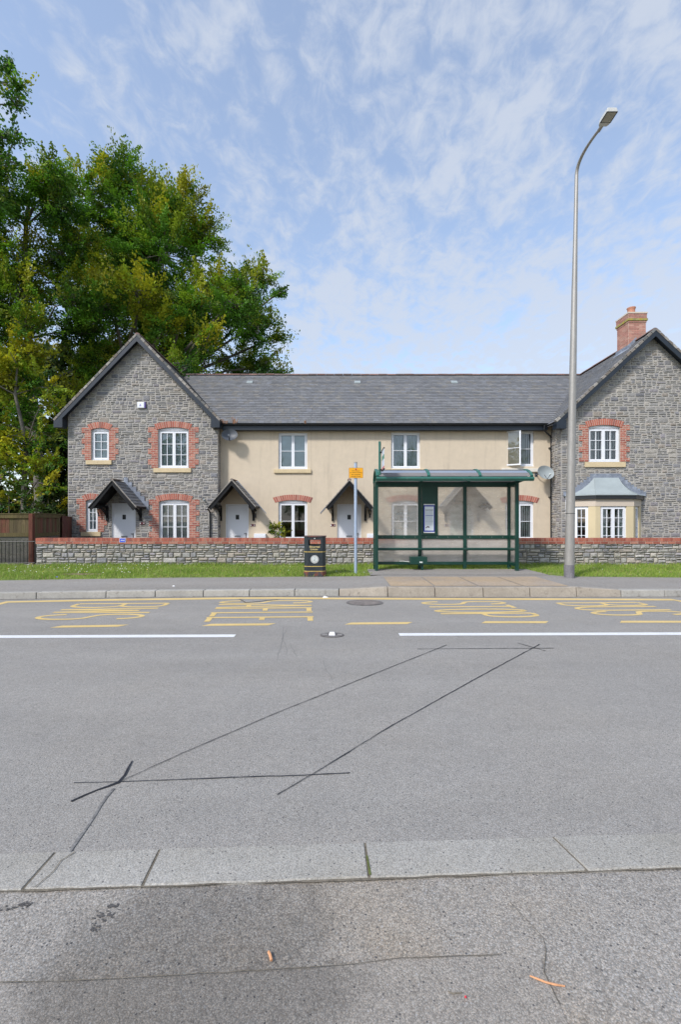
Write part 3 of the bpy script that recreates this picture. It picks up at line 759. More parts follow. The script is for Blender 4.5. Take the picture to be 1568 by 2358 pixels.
# worn trodden earth near the shelter ends and along the edge
edge = (gY - gyv < 0.10) & (rng.random(n) < 0.6)
patchy = (((gx - 0.55) / 0.45) ** 2 + ((gY - 11.9) / 0.55) ** 2 < 1) & (rng.random(n) < 0.8)
patchy |= (((gx - 5.2) / 0.4) ** 2 + ((gY - 11.4) / 0.5) ** 2 < 1) & (rng.random(n) < 0.75)
lowf = np.sin(gx * 1.7 + 2) * np.sin(gY * 3.1 + gx) + np.sin(gx * 4.3) * 0.5
thin = (rng.random(n) < 0.35 - 0.15 * lowf)
keep = ~(pad | bare | edge | patchy | thin)
gx, gY, lowf = gx[keep], gY[keep], lowf[keep]; n = len(gx)
h = rng.uniform(0.025, 0.075, n) * (1 + 0.25 * lowf) * np.where(gY > 13.45, 1.6, 1)
a = rng.uniform(0, 2 * np.pi, n); w = rng.uniform(0.004, 0.010, n)
ln = rng.normal(0, 0.022, (n, 2))
zb = 0.135 + 0.02
V0 = np.stack([gx - np.cos(a) * w, gY - np.sin(a) * w, np.full(n, zb)], 1)
V1 = np.stack([gx + np.cos(a) * w, gY + np.sin(a) * w, np.full(n, zb)], 1)
V2 = np.stack([gx + ln[:, 0], gY + ln[:, 1], zb + h], 1)
tcol = np.clip(rng.normal(0.45, 0.28, n) - 0.1 * lowf, 0, 1)[:, None]
gc = (1 - tcol) * np.array([0.15, 0.28, 0.035]) + tcol * np.array([0.38, 0.45, 0.09])
dry = rng.random(n) < 0.10
gc[dry] = np.array([0.36, 0.30, 0.15])
g = fast_mesh('grass', np.stack([V0, V1, V2], 1), 3, gc, M['blade'], (0, 12, 0.15)); g['kind'] = 'stuff'; g['label'] = 'short green grass of the verge'
# daisies, clover and dandelions (uncountable specks in the grass)
n = 150
fx = np.concatenate([rng.uniform(-9.2, -5.0, 110), rng.uniform(-3, 9, 40)]); fy = rng.uniform(11.0, 13.5, n)
q = (fx < 0.6) | (fx > 5.1); fx, fy = fx[q], fy[q]; n = len(fx)
s = rng.uniform(0.006, 0.013, n)
Z = np.full(n, 0.225)
fv = np.stack([np.stack([fx - s, fy, Z], 1), np.stack([fx, fy - s * 0.6, Z - 0.008], 1), np.stack([fx + s, fy, Z], 1), np.stack([fx, fy + s * 0.6, Z + 0.012], 1)], 1)
fc = np.where((rng.random(n) < 0.12)[:, None], np.array([0.75, 0.55, 0.02]), np.array([0.75, 0.75, 0.72]))
g = fast_mesh('daisies', fv, 4, fc, M['blade'], (0, 12, 0.15)); g['kind'] = 'stuff'; g['label'] = 'white daisies and yellow dandelions in the grass'

# ------------------------------------------------------------------ masonry generators
def frame(O, U=(1, 0, 0), Nn=(0, -1, 0)):
    O, U, Nn = V(O), V(U).normalized(), V(Nn).normalized()
    return lambda u, z, d=0.0: O + U * u + V((0, 0, z)) + Nn * d
def clip_poly(P, a, b, c):
    """keep a*u + b*z <= c"""
    out = []
    for i in range(len(P)):
        p, q = P[i], P[(i + 1) % len(P)]
        dp, dq = a * p[0] + b * p[1] - c, a * q[0] + b * q[1] - c
        if dp <= 0: out.append(p)
        if (dp < 0 < dq) or (dq < 0 < dp):
            t = dp / (dp - dq); out.append((p[0] + (q[0] - p[0]) * t, p[1] + (q[1] - p[1]) * t))
    return out
def sub_rects(r, ex):
    pcs = [r]
    for e in ex:
        nxt = []
        for (a, b, c, d) in pcs:
            if e[0] >= b or e[1] <= a or e[2] >= d or e[3] <= c: nxt.append((a, b, c, d)); continue
            if a < e[0]: nxt.append((a, e[0], c, d))
            if b > e[1]: nxt.append((e[1], b, c, d))
            m0, m1 = max(a, e[0]), min(b, e[1])
            if c < e[2]: nxt.append((m0, m1, c, e[2]))
            if d > e[3]: nxt.append((m0, m1, e[3], d))
        pcs = nxt
    return pcs
def stone_rects(u0, u1, z0, z1, rg, band=(0.13, 0.25), wid=(0.17, 0.42), quoin=None):
    out = []; z = z0
    while z < z1 - 0.02:
        bh = rg.uniform(*band)
        if z + bh > z1 - 0.08: bh = z1 - z
        u = u0
        while u < u1 - 0.01:
            w = rg.uniform(*wid) * (1.3 if rg.random() < 0.3 else 1)
            if u + w > u1 - 0.1: w = u1 - u
            k = rg.choices((1, 2, 3), (0.10, 0.52, 0.38))[0] if bh > 0.2 else rg.choices((1, 2), (0.35, 0.65))[0]
            cuts = [0] + sorted(rg.uniform(0.3, 0.7) if k == 2 else (i + rg.uniform(-0.12, 0.12)) / k for i in range(1, k)) + [1]
            for a, b in zip(cuts, cuts[1:]):
                za, zb_ = z + bh * a, z + bh * b
                if w > 0.30 and (zb_ - za) < 0.16 and rg.random() < 0.45:
                    s = rg.uniform(0.35, 0.65) * w
                    out += [(u, u + s, za, zb_), (u + s, u + w, za, zb_)]
                else: out.append((u, u + w, za, zb_))
            u += w
        z += bh
    return out
def add_stone(mb, F, P, rg, depth, joint, jit=0.006):
    """a rough-faced block with outline P (convex, ccw) on frame F"""
    cx = sum(p[0] for p in P) / len(P); cz = sum(p[1] for p in P) / len(P)
    w = max(p[0] for p in P) - min(p[0] for p in P); h = max(p[1] for p in P) - min(p[1] for p in P)
    if w < 0.035 or h < 0.03: return
    Q = []
    for i in range(len(P)):
        a, b = P[i], P[(i + 1) % len(P)]
        Q.append(a)
        L = math.hypot(b[0] - a[0], b[1] - a[1])
        if L > 0.09: Q.append(((a[0] + b[0]) / 2, (a[1] + b[1]) / 2))
        if L > 0.3: Q[-1:] = [(a[0] + (b[0] - a[0]) / 3, a[1] + (b[1] - a[1]) / 3), (a[0] + (b[0] - a[0]) * 2 / 3, a[1] + (b[1] - a[1]) * 2 / 3)]
    sx, sz = max(0.1, 1 - 2 * joint / w), max(0.1, 1 - 2 * joint / h)
    k = len(Q)
    o = [(cx + (q[0] - cx) * sx + rg.uniform(-jit, jit), cz + (q[1] - cz) * sz + rg.uniform(-jit, jit)) for q in Q]
    ix, iz = max(0.2, 1 - 0.05 / w), max(0.2, 1 - 0.045 / h)
    tilt = rg.uniform(-0.3, 0.3); 
    hi = depth * rg.uniform(0.55, 1.2)
    base = mb.pts([F(a, b, -0.01) for a, b in o])
    inn = mb.pts([F(cx + (a - cx) * ix + rg.uniform(-jit, jit), cz + (b - cz) * iz + rg.uniform(-jit, jit), hi * (1 + tilt * (b - cz) / h + rg.uniform(-0.25, 0.25))) for a, b in o])
    c = mb.pts([F(cx + rg.uniform(-0.15, 0.15) * w, cz + rg.uniform(-0.2, 0.2) * h, hi * rg.uniform(1.0, 1.45))])
    for i in range(k):
        j = (i + 1) % k
        mb.face((base + i, base + j, inn + j, inn + i)); mb.face((inn + i, inn + j, c))
STONE_COLS = [(lin(152, 149, 145), 5), (lin(142, 140, 138), 5), (lin(132, 131, 133), 3), (lin(160, 155, 147), 4), (lin(120, 120, 124), 1.0), (lin(150, 142, 133), 1.5), (lin(138, 134, 137), 1)]
def stone_col(rg, k=0.9, warm=0.0):
    c = rg.choices([s[0] for s in STONE_COLS], [s[1] for s in STONE_COLS])[0]
    q = k * rg.uniform(0.88, 1.12)
    return (c[0] * q * (1 + warm), c[1] * q, c[2] * q * (1 - warm))
def stonework(mb, F, u0, u1, z0, z1, ex, rg, clips=(), depth=0.023, joint=0.0110, k=0.98, warm=0.0, **kw):
    for r in stone_rects(u0, u1, z0, z1, rg, **kw):
        mb.col = stone_col(rg, k, warm)
        for (a, b, c, d) in sub_rects(r, ex):
            P = [(a, c), (b, c), (b, d), (a, d)]
            for cl in clips:
                P = clip_poly(P, *cl)
                if len(P) < 3: break
            if len(P) >= 3: add_stone(mb, F, P, rg, depth, joint)
def wall_sheet(mb, F, u0, u1, z0, z1, holes, clips=(), d=0.0):
    us = sorted({u0, u1} | {min(max(h[i], u0), u1) for h in holes for i in (0, 1)})
    zs = sorted({z0, z1} | {min(max(h[i], z0), z1) for h in holes for i in (2, 3)})
    for a, b in zip(us, us[1:]):
        for c, e in zip(zs, zs[1:]):
            mu, mz = (a + b) / 2, (c + e) / 2
            if any(h[0] < mu < h[1] and h[2] < mz < h[3] for h in holes): continue
            P = [(a, c), (b, c), (b, e), (a, e)]
            for cl in clips:
                P = clip_poly(P, *cl)
                if len(P) < 3: break
            if len(P) >= 3: mb.poly([F(p[0], p[1], d) for p in P])
def reveals(mb, F, holes, dep=0.16):
    for (a, b, c, e) in holes:
        mb.poly([F(a, c, 0), F(a, e, 0), F(a, e, -dep), F(a, c, -dep)])
        mb.poly([F(b, c, 0), F(b, c, -dep), F(b, e, -dep), F(b, e, 0)])
        mb.poly([F(a, e, 0), F(b, e, 0), F(b, e, -dep), F(a, e, -dep)])
        mb.poly([F(a, c, 0), F(a, c, -dep), F(b, c, -dep), F(b, c, 0)])
def brick_col(rg, k=1.0):
    c = rg.choices([(0.40, 0.125, 0.085), (0.34, 0.10, 0.07), (0.45, 0.165, 0.115), (0.28, 0.095, 0.075), (0.42, 0.19, 0.14)], (5, 4, 3, 1.2, 2))[0]
    q = k * rg.uniform(0.9, 1.1); return tuple(x * q for x in c)
def add_brick(mb, F, a, b, c, d, h, rg, k=1.0):
    mb.col = brick_col(rg, k); hh = h + rg.uniform(-0.002, 0.002)
    mb.hexa([F(a, c, -0.01), F(b, c, -0.01), F(b, d, -0.01), F(a, d, -0.01)], [F(a + .002, c + .002, hh), F(b - .002, c + .002, hh), F(b - .002, d - .002, hh), F(a + .002, d - .002, hh)])
def brick_block(mb, F, a, b, z0, z1, rg, h=0.03, course=0.075, phase=0, k=1.0):
    """a rectangle of stretcher bond"""
    mb_col = mb.col; mb.m = 1; mb.col = (1, 1, 1)
    mb.poly([F(a, z0, h - 0.006), F(b, z0, h - 0.006), F(b, z1, h - 0.006), F(a, z1, h - 0.006)])
    mb.m = 0
    nrow = max(1, round((z1 - z0) / course)); ch = (z1 - z0) / nrow
    for r in range(nrow):
        z = z0 + r * ch; u = a - (0.1125 if (r + phase) % 2 else 0)
        while u < b - 0.01:
            p, q = max(u, a), min(u + 0.225, b)
            if q - p > 0.03: add_brick(mb, F, p + 0.007, q - 0.007, z + 0.0075, z + ch - 0.0075, h, rg, k)
            u += 0.225
def arch_ring(mb, F, u0, u1, zs, rise, ring, rg, h=0.034, spread=0.09):
    """soldier voussoirs over a segmental arch; springing at zs"""
    half = (u1 - u0) / 2; cx = (u0 + u1) / 2
    Rr = (half * half + rise * rise) / (2 * rise); cz = zs + rise - Rr
    th = math.asin(min(1, half / Rr))
    n = max(5, round(2 * th * (Rr + ring / 2) / 0.078))
    ex = 0.0
    def pt(t, r): return (cx + math.sin(t) * r, cz + math.cos(t) * r)
    A = -th - spread * 0.3; B = th + spread * 0.3
    fan = spread / (Rr + ring)
    for i in range(n):
        t0 = A + (B - A) * i / n; t1 = A + (B - A) * (i + 1) / n
        def tt(t, outer): return t * (1 + (fan * 1.2 if outer else 0))
        g = (B - A) / n * 0.10
        P = [pt(tt(t0 + g, 0), Rr), pt(tt(t1 - g, 0), Rr), pt(tt(t1 - g, 1), Rr + ring), pt(tt(t0 + g, 1), Rr + ring)]
        mb.col = brick_col(rg, 1.05); mb.m = 0
        hh = h + rg.uniform(-0.002, 0.002)
        mb.hexa([F(*P[0], -0.01), F(*P[1], -0.01), F(*P[2], -0.01), F(*P[3], -0.01)], [F(*P[0], hh), F(*P[1], hh), F(*P[2], hh), F(*P[3], hh)])
        P = [pt(tt(t0, 0), Rr), pt(tt(t1, 0), Rr), pt(tt(t1, 1), Rr + ring), pt(tt(t0, 1), Rr + ring)]
        mb.m = 1; mb.poly([F(*q, h - 0.006) for q in P]); mb.m = 0

def window(house, F, u0, u1, z0, z1, arch=0.0, cols=2, rows=3, casements=2, inner=None, sill=None, sillm='sill', rec=0.07, open_left=False, label=None):
    """white window: returns the wall hole. frame + glazing bars are the part; pane, sill, blind are sub-parts"""
    mb = MB(); fw = 0.05; d0, d1 = -rec - 0.07, -rec
    zt = z1 - arch
    def ring(a, b, c, e, w, dd0, dd1):
        mb.fbox(F, a, a + w, c, e, dd0, dd1); mb.fbox(F, b - w, b, c, e, dd0, dd1)
        mb.fbox(F, a + w, b - w, c, c + w, dd0, dd1); mb.fbox(F, a + w, b - w, e - w, e, dd0, dd1)
    ring(u0, u1, z0, zt, fw, d0, d1)
    if arch:
        m = 10; P = [(u0, zt)] + [(u1, zt)] + [(u1 + (u0 - u1) * i / m, z1 - 0.004 - arch * 0.72 * ((2 * i / m - 1) ** 2)) for i in range(m + 1)]
        mb.fprism(F, P, d0, d1 + 0.035)
        mb.fbox(F, u0 - 0.0, u1 + 0.0, zt - 0.012, zt + 0.008, d1, d1 + 0.035)
    mb.fbox(F, u0 - 0.005, u1 + 0.005, z0, z0 + 0.03, d1, d1 + 0.045)
    iw = (u1 - u0 - 2 * fw); glass = []
    for ci in range(casements):
        a = u0 + fw + iw * ci / casements; b = u0 + fw + iw * (ci + 1) / casements
        if open_left and ci == 0: continue
        cf = 0.06
        ring(a + 0.002, b - 0.002, z0 + fw + 0.002, zt - fw - 0.002, cf, d0 + 0.02, d1 + 0.018)
        ga, gb, gc_, gd = a + cf, b - cf, z0 + fw + cf, zt - fw - cf
        glass.append((ga, gb, gc_, gd))
        for k in range(1, cols):
            x = ga + (gb - ga) * k / cols; mb.fbox(F, x - 0.011, x + 0.011, gc_, gd, d0 + 0.03, d1 + 0.006)
        for k in range(1, rows):
            z = gc_ + (gd - gc_) * k / rows; mb.fbox(F, ga, gb, z - 0.011, z + 0.011, d0 + 0.031, d1 + 0.005)
    w = mb.build('window', M['upvc'], house)
    if label: w['label'] = label
    for (ga, gb, gc_, gd) in glass:
        g = MB(); g.poly([F(ga, gc_, d1 - 0.035), F(gb, gc_, d1 - 0.035), F(gb, gd, d1 - 0.035), F(ga, gd, d1 - 0.035)]); g.build('pane', M['glass'], w)
    if open_left:                      # top-hinged / side-hung sash pushed outwards from its hinge on the left
        a, b = u0 + fw, u0 + fw + iw / 2; L = b - a; ang = math.radians(32)
        hinge = F(a, 0, d1 + 0.02); Uo = (F(1, 0, 0) - F(0, 0, 0)); No = (F(0, 0, 1) - F(0, 0, 0))
        U2 = Uo * math.cos(ang) + No * math.sin(ang); N2 = No * math.cos(ang) - Uo * math.sin(ang)
        F2 = lambda u, z, d=0.0: V((hinge.x, hinge.y, 0)) + U2 * u + V((0, 0, z)) + N2 * d
        mb = MB(); c, e = z0 + 0.03, zt - 0.02; L = L * 1.08
        def ring2(a, b, c, e, w, dd0, dd1):
            mb.fbox(F2, a, a + w, c, e, dd0, dd1); mb.fbox(F2, b - w, b, c, e, dd0, dd1)
            mb.fbox(F2, a + w, b - w, c, c + w, dd0, dd1); mb.fbox(F2, a + w, b - w, e - w, e, dd0, dd1)
        ring2(0, L, c, e, 0.055, 0, 0.05)
        zc = (c + e) / 2; mb.fbox(F2, 0.05, L - 0.05, zc - 0.011, zc + 0.011, 0.01, 0.04)
        s_ = mb.build('open_sash', M['upvc'], w)
        g = MB(); g.poly([F2(0.05, c + 0.05, 0.02), F2(L - 0.05, c + 0.05, 0.02), F2(L - 0.05, e - 0.05, 0.02), F2(0.05, e - 0.05, 0.02)]); g.build('pane', M['glass'], w)
    di = d0 - 0.015
    if inner:
        b = MB(); rg = random.Random(int(abs(u0) * 100 + z0 * 10)); ua0 = u0; u0 = (u0 + u1) / 2 + 0.02 if open_left else u0
        if inner == 'blind':
            b.poly([F(u0, z0, di), F(u1, z0, di), F(u1, zt, di), F(u0, zt, di)]); b.build('blind', M['blind'], w)
        elif inner == 'slats':
            z = z0 + 0.05
            while z < zt - 0.04:
                b.poly([F(u0, z, di), F(u1, z, di), F(u1, z + 0.034, di - 0.012), F(u0, z + 0.034, di - 0.012)]); z += 0.052
            b.build('slatted_blind', M['blind_w'], w)
        elif inner == 'fineslats':
            z = z0 + 0.05
            while z < zt - 0.04:
                b.poly([F(u0, z, di), F(u1, z, di), F(u1, z + 0.036, di - 0.012), F(u0, z + 0.036, di - 0.012)]); z += 0.042
            b.build('slatted_blind', M['blind'], w)
        elif inner == 'vertical':
            u = u0 + 0.05
            while u < u1 - 0.05:
                b.poly([F(u, z0, di), F(u + 0.062, z0, di - 0.03), F(u + 0.062, zt, di - 0.03), F(u, zt, di)]); u += rg.uniform(0.078, 0.10)
            b.build('vertical_blind', M['blind_w'], w)
        elif inner in ('curtain', 'curtains'):
            nseg = 60
            for i in range(nseg):
                a = u0 + (u1 - u0) * i / nseg; c = u0 + (u1 - u0) * (i + 1) / nseg
                f = lambda u: di + 0.03 * math.sin(u * 52) + 0.015 * math.sin(u * 23 + 1)
                mid = (a + c) / 2
                if inner == 'curtains' and abs((mid - u0) / (u1 - u0) - 0.5) < 0.22: continue
                b.poly([F(a, z0, f(a)), F(c, z0, f(c)), F(c, zt, f(c)), F(a, zt, f(a))])
            b.build('curtain', M['curtain'], w)
    if sill:
        s0, s1, sz0, sz1 = sill
        b = MB(); b.hexa([F(s0, sz0, 0.075), F(s1, sz0, 0.075), F(s1, sz0, -rec), F(s0, sz0, -rec)], [F(s0, sz1 - 0.012, 0.075), F(s1, sz1 - 0.012, 0.075), F(s1, sz1, -rec), F(s0, sz1, -rec)])
        b.build('sill', M[sillm], w, bevel=0.006)
    return (u0, u1, z0, z1)
def surround(mb, F, u0, u1, zb, zs, rg, wide=0.43, narrow=0.285, top_wide=True, arch=0.075, ring=0.25, courses=3):
    """toothed brick jambs each side of an opening, plus the arch; returns the excluded rects"""
    ex = []; z = zs + 0.09; wflag = top_wide
    while z > zb + 0.02:
        zz0 = max(z - 0.075 * courses, zb)
        if zz0 - zb < 0.05: zz0 = zb
        w = wide if wflag else narrow
        brick_block(mb, F, u0 - w, u0, zz0, z, rg, phase=0 if wflag else 1)
        brick_block(mb, F, u1, u1 + w, zz0, z, rg, phase=0 if wflag else 1)
        ex += [(u0 - w, u0, zz0, z), (u1, u1 + w, zz0, z)]
        z = zz0; wflag = not wflag
    arch_ring(mb, F, u0 - 0.0, u1 + 0.0, zs, arch, ring, rg, h=0.042)
    ex += [(u0 - 0.07, u1 + 0.07, zs, zs + arch + ring * 0.55)]
    return ex

def surround_part(house, *a, **k):
    b = MB(); ex = surround(b, *a, **k); b.build('brick_surround', [M['brick'], M['lime']], house); return ex

def door(house, F, u0, u1, z0, z1, m='door', hand='right', label=None):
    rec = 0.06; fw = 0.05
    mb = MB()
    mb.fbox(F, u0, u0 + fw, z0, z1, -rec - 0.08, -rec + 0.02); mb.fbox(F, u1 - fw, u1, z0, z1, -rec - 0.08, -rec + 0.02)
    mb.fbox(F, u0 + fw, u1 - fw, z1 - fw, z1, -rec - 0.08, -rec + 0.02)
    mb.m = 1
    a, b = u0 + fw + 0.008, u1 - fw - 0.008; e = z1 - fw - 0.008
    mb.fbox(F, a, b, z0, e, -rec - 0.06, -rec)
    for k in range(1, 5):
        x = a + (b - a) * k / 5
        mb.m = 1; mb.fbox(F, x - 0.004, x + 0.004, z0, e, -rec, -rec + 0.0025)
    d = mb.build('door', [M['upvc'], M[m]], house)
    if label: d['label'] = label
    cx = (a + b) / 2; zc = z0 + 1.51
    g = MB(); g.fbox(F, cx - 0.095, cx + 0.095, zc - 0.12, zc - 0.10, -rec, -rec + 0.012); g.fbox(F, cx - 0.095, cx + 0.095, zc + 0.10, zc + 0.12, -rec, -rec + 0.012)
    g.fbox(F, cx - 0.095, cx - 0.075, zc - 0.10, zc + 0.10, -rec, -rec + 0.012); g.fbox(F, cx + 0.075, cx + 0.095, zc - 0.10, zc + 0.10, -rec, -rec + 0.012)
    g.m = 1; g.fbox(F, cx - 0.075, cx + 0.075, zc - 0.10, zc + 0.10, -rec, -rec + 0.004)
    g.build('door_window', [M[m], M['dark']], d)
    g = MB(); g.fbox(F, cx - 0.13, cx + 0.13, z0 + 0.66, z0 + 0.72, -rec, -rec + 0.012); g.build('letter_slot', mat('brushed_steel', (0.35, 0.37, 0.38), rough=0.35, metal=0.6, vars=(), bump=None), d)
    hx = b - 0.07 if hand == 'right' else a + 0.07
    g = MB(); g.fbox(F, hx - 0.014, hx + 0.014, z0 + 0.62, z0 + 0.84, -rec, -rec + 0.010); g.fbox(F, hx - 0.08, hx + 0.01, z0 + 0.79, z0 + 0.81, -rec + 0.03, -rec + 0.045); g.fbox(F, hx - 0.01, hx + 0.01, z0 + 0.79, z0 + 0.81, -rec, -rec + 0.045)
    g.build('handle', M['black'], d)
    return (u0, u1, z0, z1)

def slates(mb, O, U, S, ulen, slen, rg, keep=None, row=0.196, wd=0.25, lift=0.0):
    """overlapping slates on the plane O + u U + s S (S up the slope)"""
    O, U, S = V(O), V(U).normalized(), V(S).normalized(); Nn = U.cross(S).normalized()
    if Nn.z < 0: Nn = -Nn
    nrow = int(slen / row)
    for r in range(nrow + 1):
        s0 = r * row; s1 = min(s0 + row + 0.03, slen); u = -(wd / 2 if r % 2 else 0) + rg.uniform(-0.02, 0.02)
        if s1 - s0 < 0.04: continue
        while u < ulen:
            w = wd * rg.uniform(0.93, 1.07); a, b = max(u, 0), min(u + w - 0.006, ulen); u += w
            if b - a < 0.03: continue
            c = O + U * (a + b) / 2 + S * (s0 + s1) / 2
            if keep and not keep(c): continue
            l0 = 0.028 + rg.uniform(-0.002, 0.004) + lift; l1 = 0.006 + lift; sj = rg.uniform(-0.006, 0.006)
            t = rg.random(); k_ = rg.uniform(0.86, 1.13)
            base = (0.178, 0.180, 0.186) if t < 0.72 else (0.20, 0.193, 0.183) if t < 0.9 else (0.185, 0.19, 0.205)
            mb.col = tuple(x * k_ * 1.0 for x in base)
            p = [O + U * a + S * (s0 + sj), O + U * b + S * (s0 + sj), O + U * b + S * s1, O + U * a + S * s1]
            q = [p[0] + Nn * l0, p[1] + Nn * l0, p[2] + Nn * l1, p[3] + Nn * l1]
            n = mb.pts(q + [p[0], p[1]])
            mb.face((n, n + 1, n + 2, n + 3)); mb.face((n + 4, n + 5, n + 1, n)); mb.face((n + 4, n, n + 3)); mb.face((n + 5, n + 2, n + 1))
def ridge_tiles(mb, A, B, r=0.12, L=0.45, rg=R, cols=((0.23, 0.135, 0.115), (0.20, 0.125, 0.11), (0.18, 0.13, 0.12))):
    A, B = V(A), V(B); d = (B - A); n = max(1, round(d.length / L)); dn = d.normalized(); sd_ = dn.cross(V((0, 0, 1))).normalized()
    for i in range(n):
        p = A + d * (i / n) + dn * 0.008; q = A + d * ((i + 1) / n) - dn * 0.008
        q_ = rg.uniform(0.8, 1.2); mb.col = tuple(x * q_ for x in rg.choice(cols)); rr_ = r * rg.uniform(0.96, 1.04); m = 7
        off = V((0, 0, rg.uniform(-0.006, 0.006)))
        a = mb.pts([p + off + sd_ * math.cos(math.pi * k / m) * rr_ + V((0, 0, math.sin(math.pi * k / m) * rr_ * 0.75 - 0.02)) for k in range(m + 1)])
        b = mb.pts([q + off + sd_ * math.cos(math.pi * k / m) * rr_ + V((0, 0, math.sin(math.pi * k / m) * rr_ * 0.75 - 0.02)) for k in range(m + 1)])
        for k in range(m): mb.face((a + k, a + k + 1, b + k + 1, b + k))
        mb.face([a + k for k in range(m + 1)]); mb.face([b + k for k in reversed(range(m + 1))])

# ------------------------------------------------------------------ houses
DL, DC, DR = 19.1, 19.5, 18.6
RZ, RY = 9.19, 24.0
Z0 = 0.15
rs = random.Random(11)
FL, FC, FR = frame((0, DL, 0)), frame((0, DC, 0)), frame((0, DR, 0))

def porch(house, F, D, cx, hw=0.95, ze=2.09, za=3.16, proj=1.0, lead_wide=0.28, z_br=1.5, br=0.70, right_lead=False, blue=False):
    """open gabled timber porch on two brackets"""
    t = 0.07
    sl = (za - ze) / hw
    mb = MB(); mb.col = (0.13, 0.13, 0.135)
    rp = random.Random(int(cx * 37) & 255)
    for sg in (-1, 1):
        # roof slab and barge board
        P = [(cx, za), (cx + sg * hw, ze), (cx + sg * hw, ze - 0.06), (cx, za - 0.075)]
        mb.m = 0; mb.fprism(F, P, 0.0, proj)
        O = F(cx + sg * hw, ze + 0.003, 0.0); Up = (F(cx, za + 0.003, 0.0) - O)
        mb.m = 1
        slates(mb, O, F(0, 0, 1) - F(0, 0, 0), Up, proj, Up.length, rp, row=0.17, wd=0.24)
    pr = mb.build('porch', [M['blackwood'], M['slate']], house)
    for sg in (-1, 1):
        b = MB(); P = [(cx, za - 0.015), (cx + sg * (hw + 0.02), ze - 0.04), (cx + sg * (hw - 0.10), ze - 0.16), (cx, za - 0.205)]
        b.fprism(F, P, proj + 0.002, proj + 0.035)
        P = [(cx, za - 0.015), (cx + sg * (hw + 0.02), ze - 0.04), (cx + sg * (hw + 0.01), ze - 0.085), (cx, za - 0.07)]
        b.fprism(F, P, proj + 0.037, proj + 0.055)
        b.build('bargeboard', M['blackwood'], pr)
        # verge mortar strip
        b = MB(); b.col = (0.36, 0.33, 0.29); P = [(cx, za + 0.035), (cx + sg * (hw + 0.02), ze - 0.005), (cx + sg * (hw + 0.015), ze - 0.038), (cx, za - 0.012)]
        b.fprism(F, P, proj - 0.04, proj + 0.03); b.build('verge', M['verge'], pr)
        # bracket: wall post, top rail, curved brace
        x = cx + sg * br
        b = MB(); b.fbox(F, x - 0.045, x + 0.045, z_br, ze - 0.02, 0.0, 0.07)
        b.fbox(F, x - 0.04, x + 0.04, ze - 0.02, ze + 0.06, 0.0, proj - 0.06)
        n = 7; path = []
        for k in range(n + 1):
            a = k / n * math.pi / 2
            path.append((0.05 + (proj - 0.2) * (1 - math.cos(a)), z_br + 0.05 + (ze - z_br - 0.07) * math.sin(a)))
        for (d0, zz0), (d1, zz1) in zip(path, path[1:]):
            b.hexa([F(x - 0.035, zz0 - 0.04, d0), F(x + 0.035, zz0 - 0.04, d0), F(x + 0.035, zz1 - 0.04, d1), F(x - 0.035, zz1 - 0.04, d1)],
                   [F(x - 0.035, zz0 + 0.05, d0 - 0.02), F(x + 0.035, zz0 + 0.05, d0 - 0.02), F(x + 0.035, zz1 + 0.04, d1), F(x - 0.035, zz1 + 0.04, d1)])
        b.build('bracket', M['blackwood'], pr)
    b = MB(); ridge_tiles(b, F(cx, za + 0.03, proj + 0.03), F(cx, za + 0.03, 0.30), r=0.075, L=0.36, rg=rp, cols=((0.22, 0.12, 0.09), (0.16, 0.13, 0.11)))
    b.build('ridge_tile', M['ridge'], pr)
    # lead flashing stepped up the wall
    b = MB(); nst = 7
    for sg in (-1, 1):
        if blue and sg < 0: continue
        for k in range(nst):
            ua = cx + sg * (hw + lead_wide) * k / nst; ub = cx + sg * (hw + lead_wide) * (k + 1) / nst
            za_ = za + 0.05 - sl * abs(ua - cx); zb_ = za + 0.05 - sl * abs(ub - cx)
            st = (0.16 if blue else 0.035)
            lo, hi = min(ua, ub), max(ua, ub)
            if blue:
                P = [(ua, za_ - 0.1), (ub, zb_ - 0.1), (ub, za_ + st - 0.02), (ua, za_ + st - 0.02)]
                if abs(ub - cx) > hw + 0.12: continue
            else:
                P = [(ua, za_ - 0.02), (ub, zb_ - 0.02), (ub, zb_ + st), (ua, za_ + st)]
            if sg < 0: P = P[::-1]
            b.fprism(F, P, 0.036 if blue else 0.004, 0.050 + 0.002 * (k % 2) if blue else 0.015 + 0.002 * (k % 2))
    b.build('lead_flashing', M['lead'], pr)
    return pr

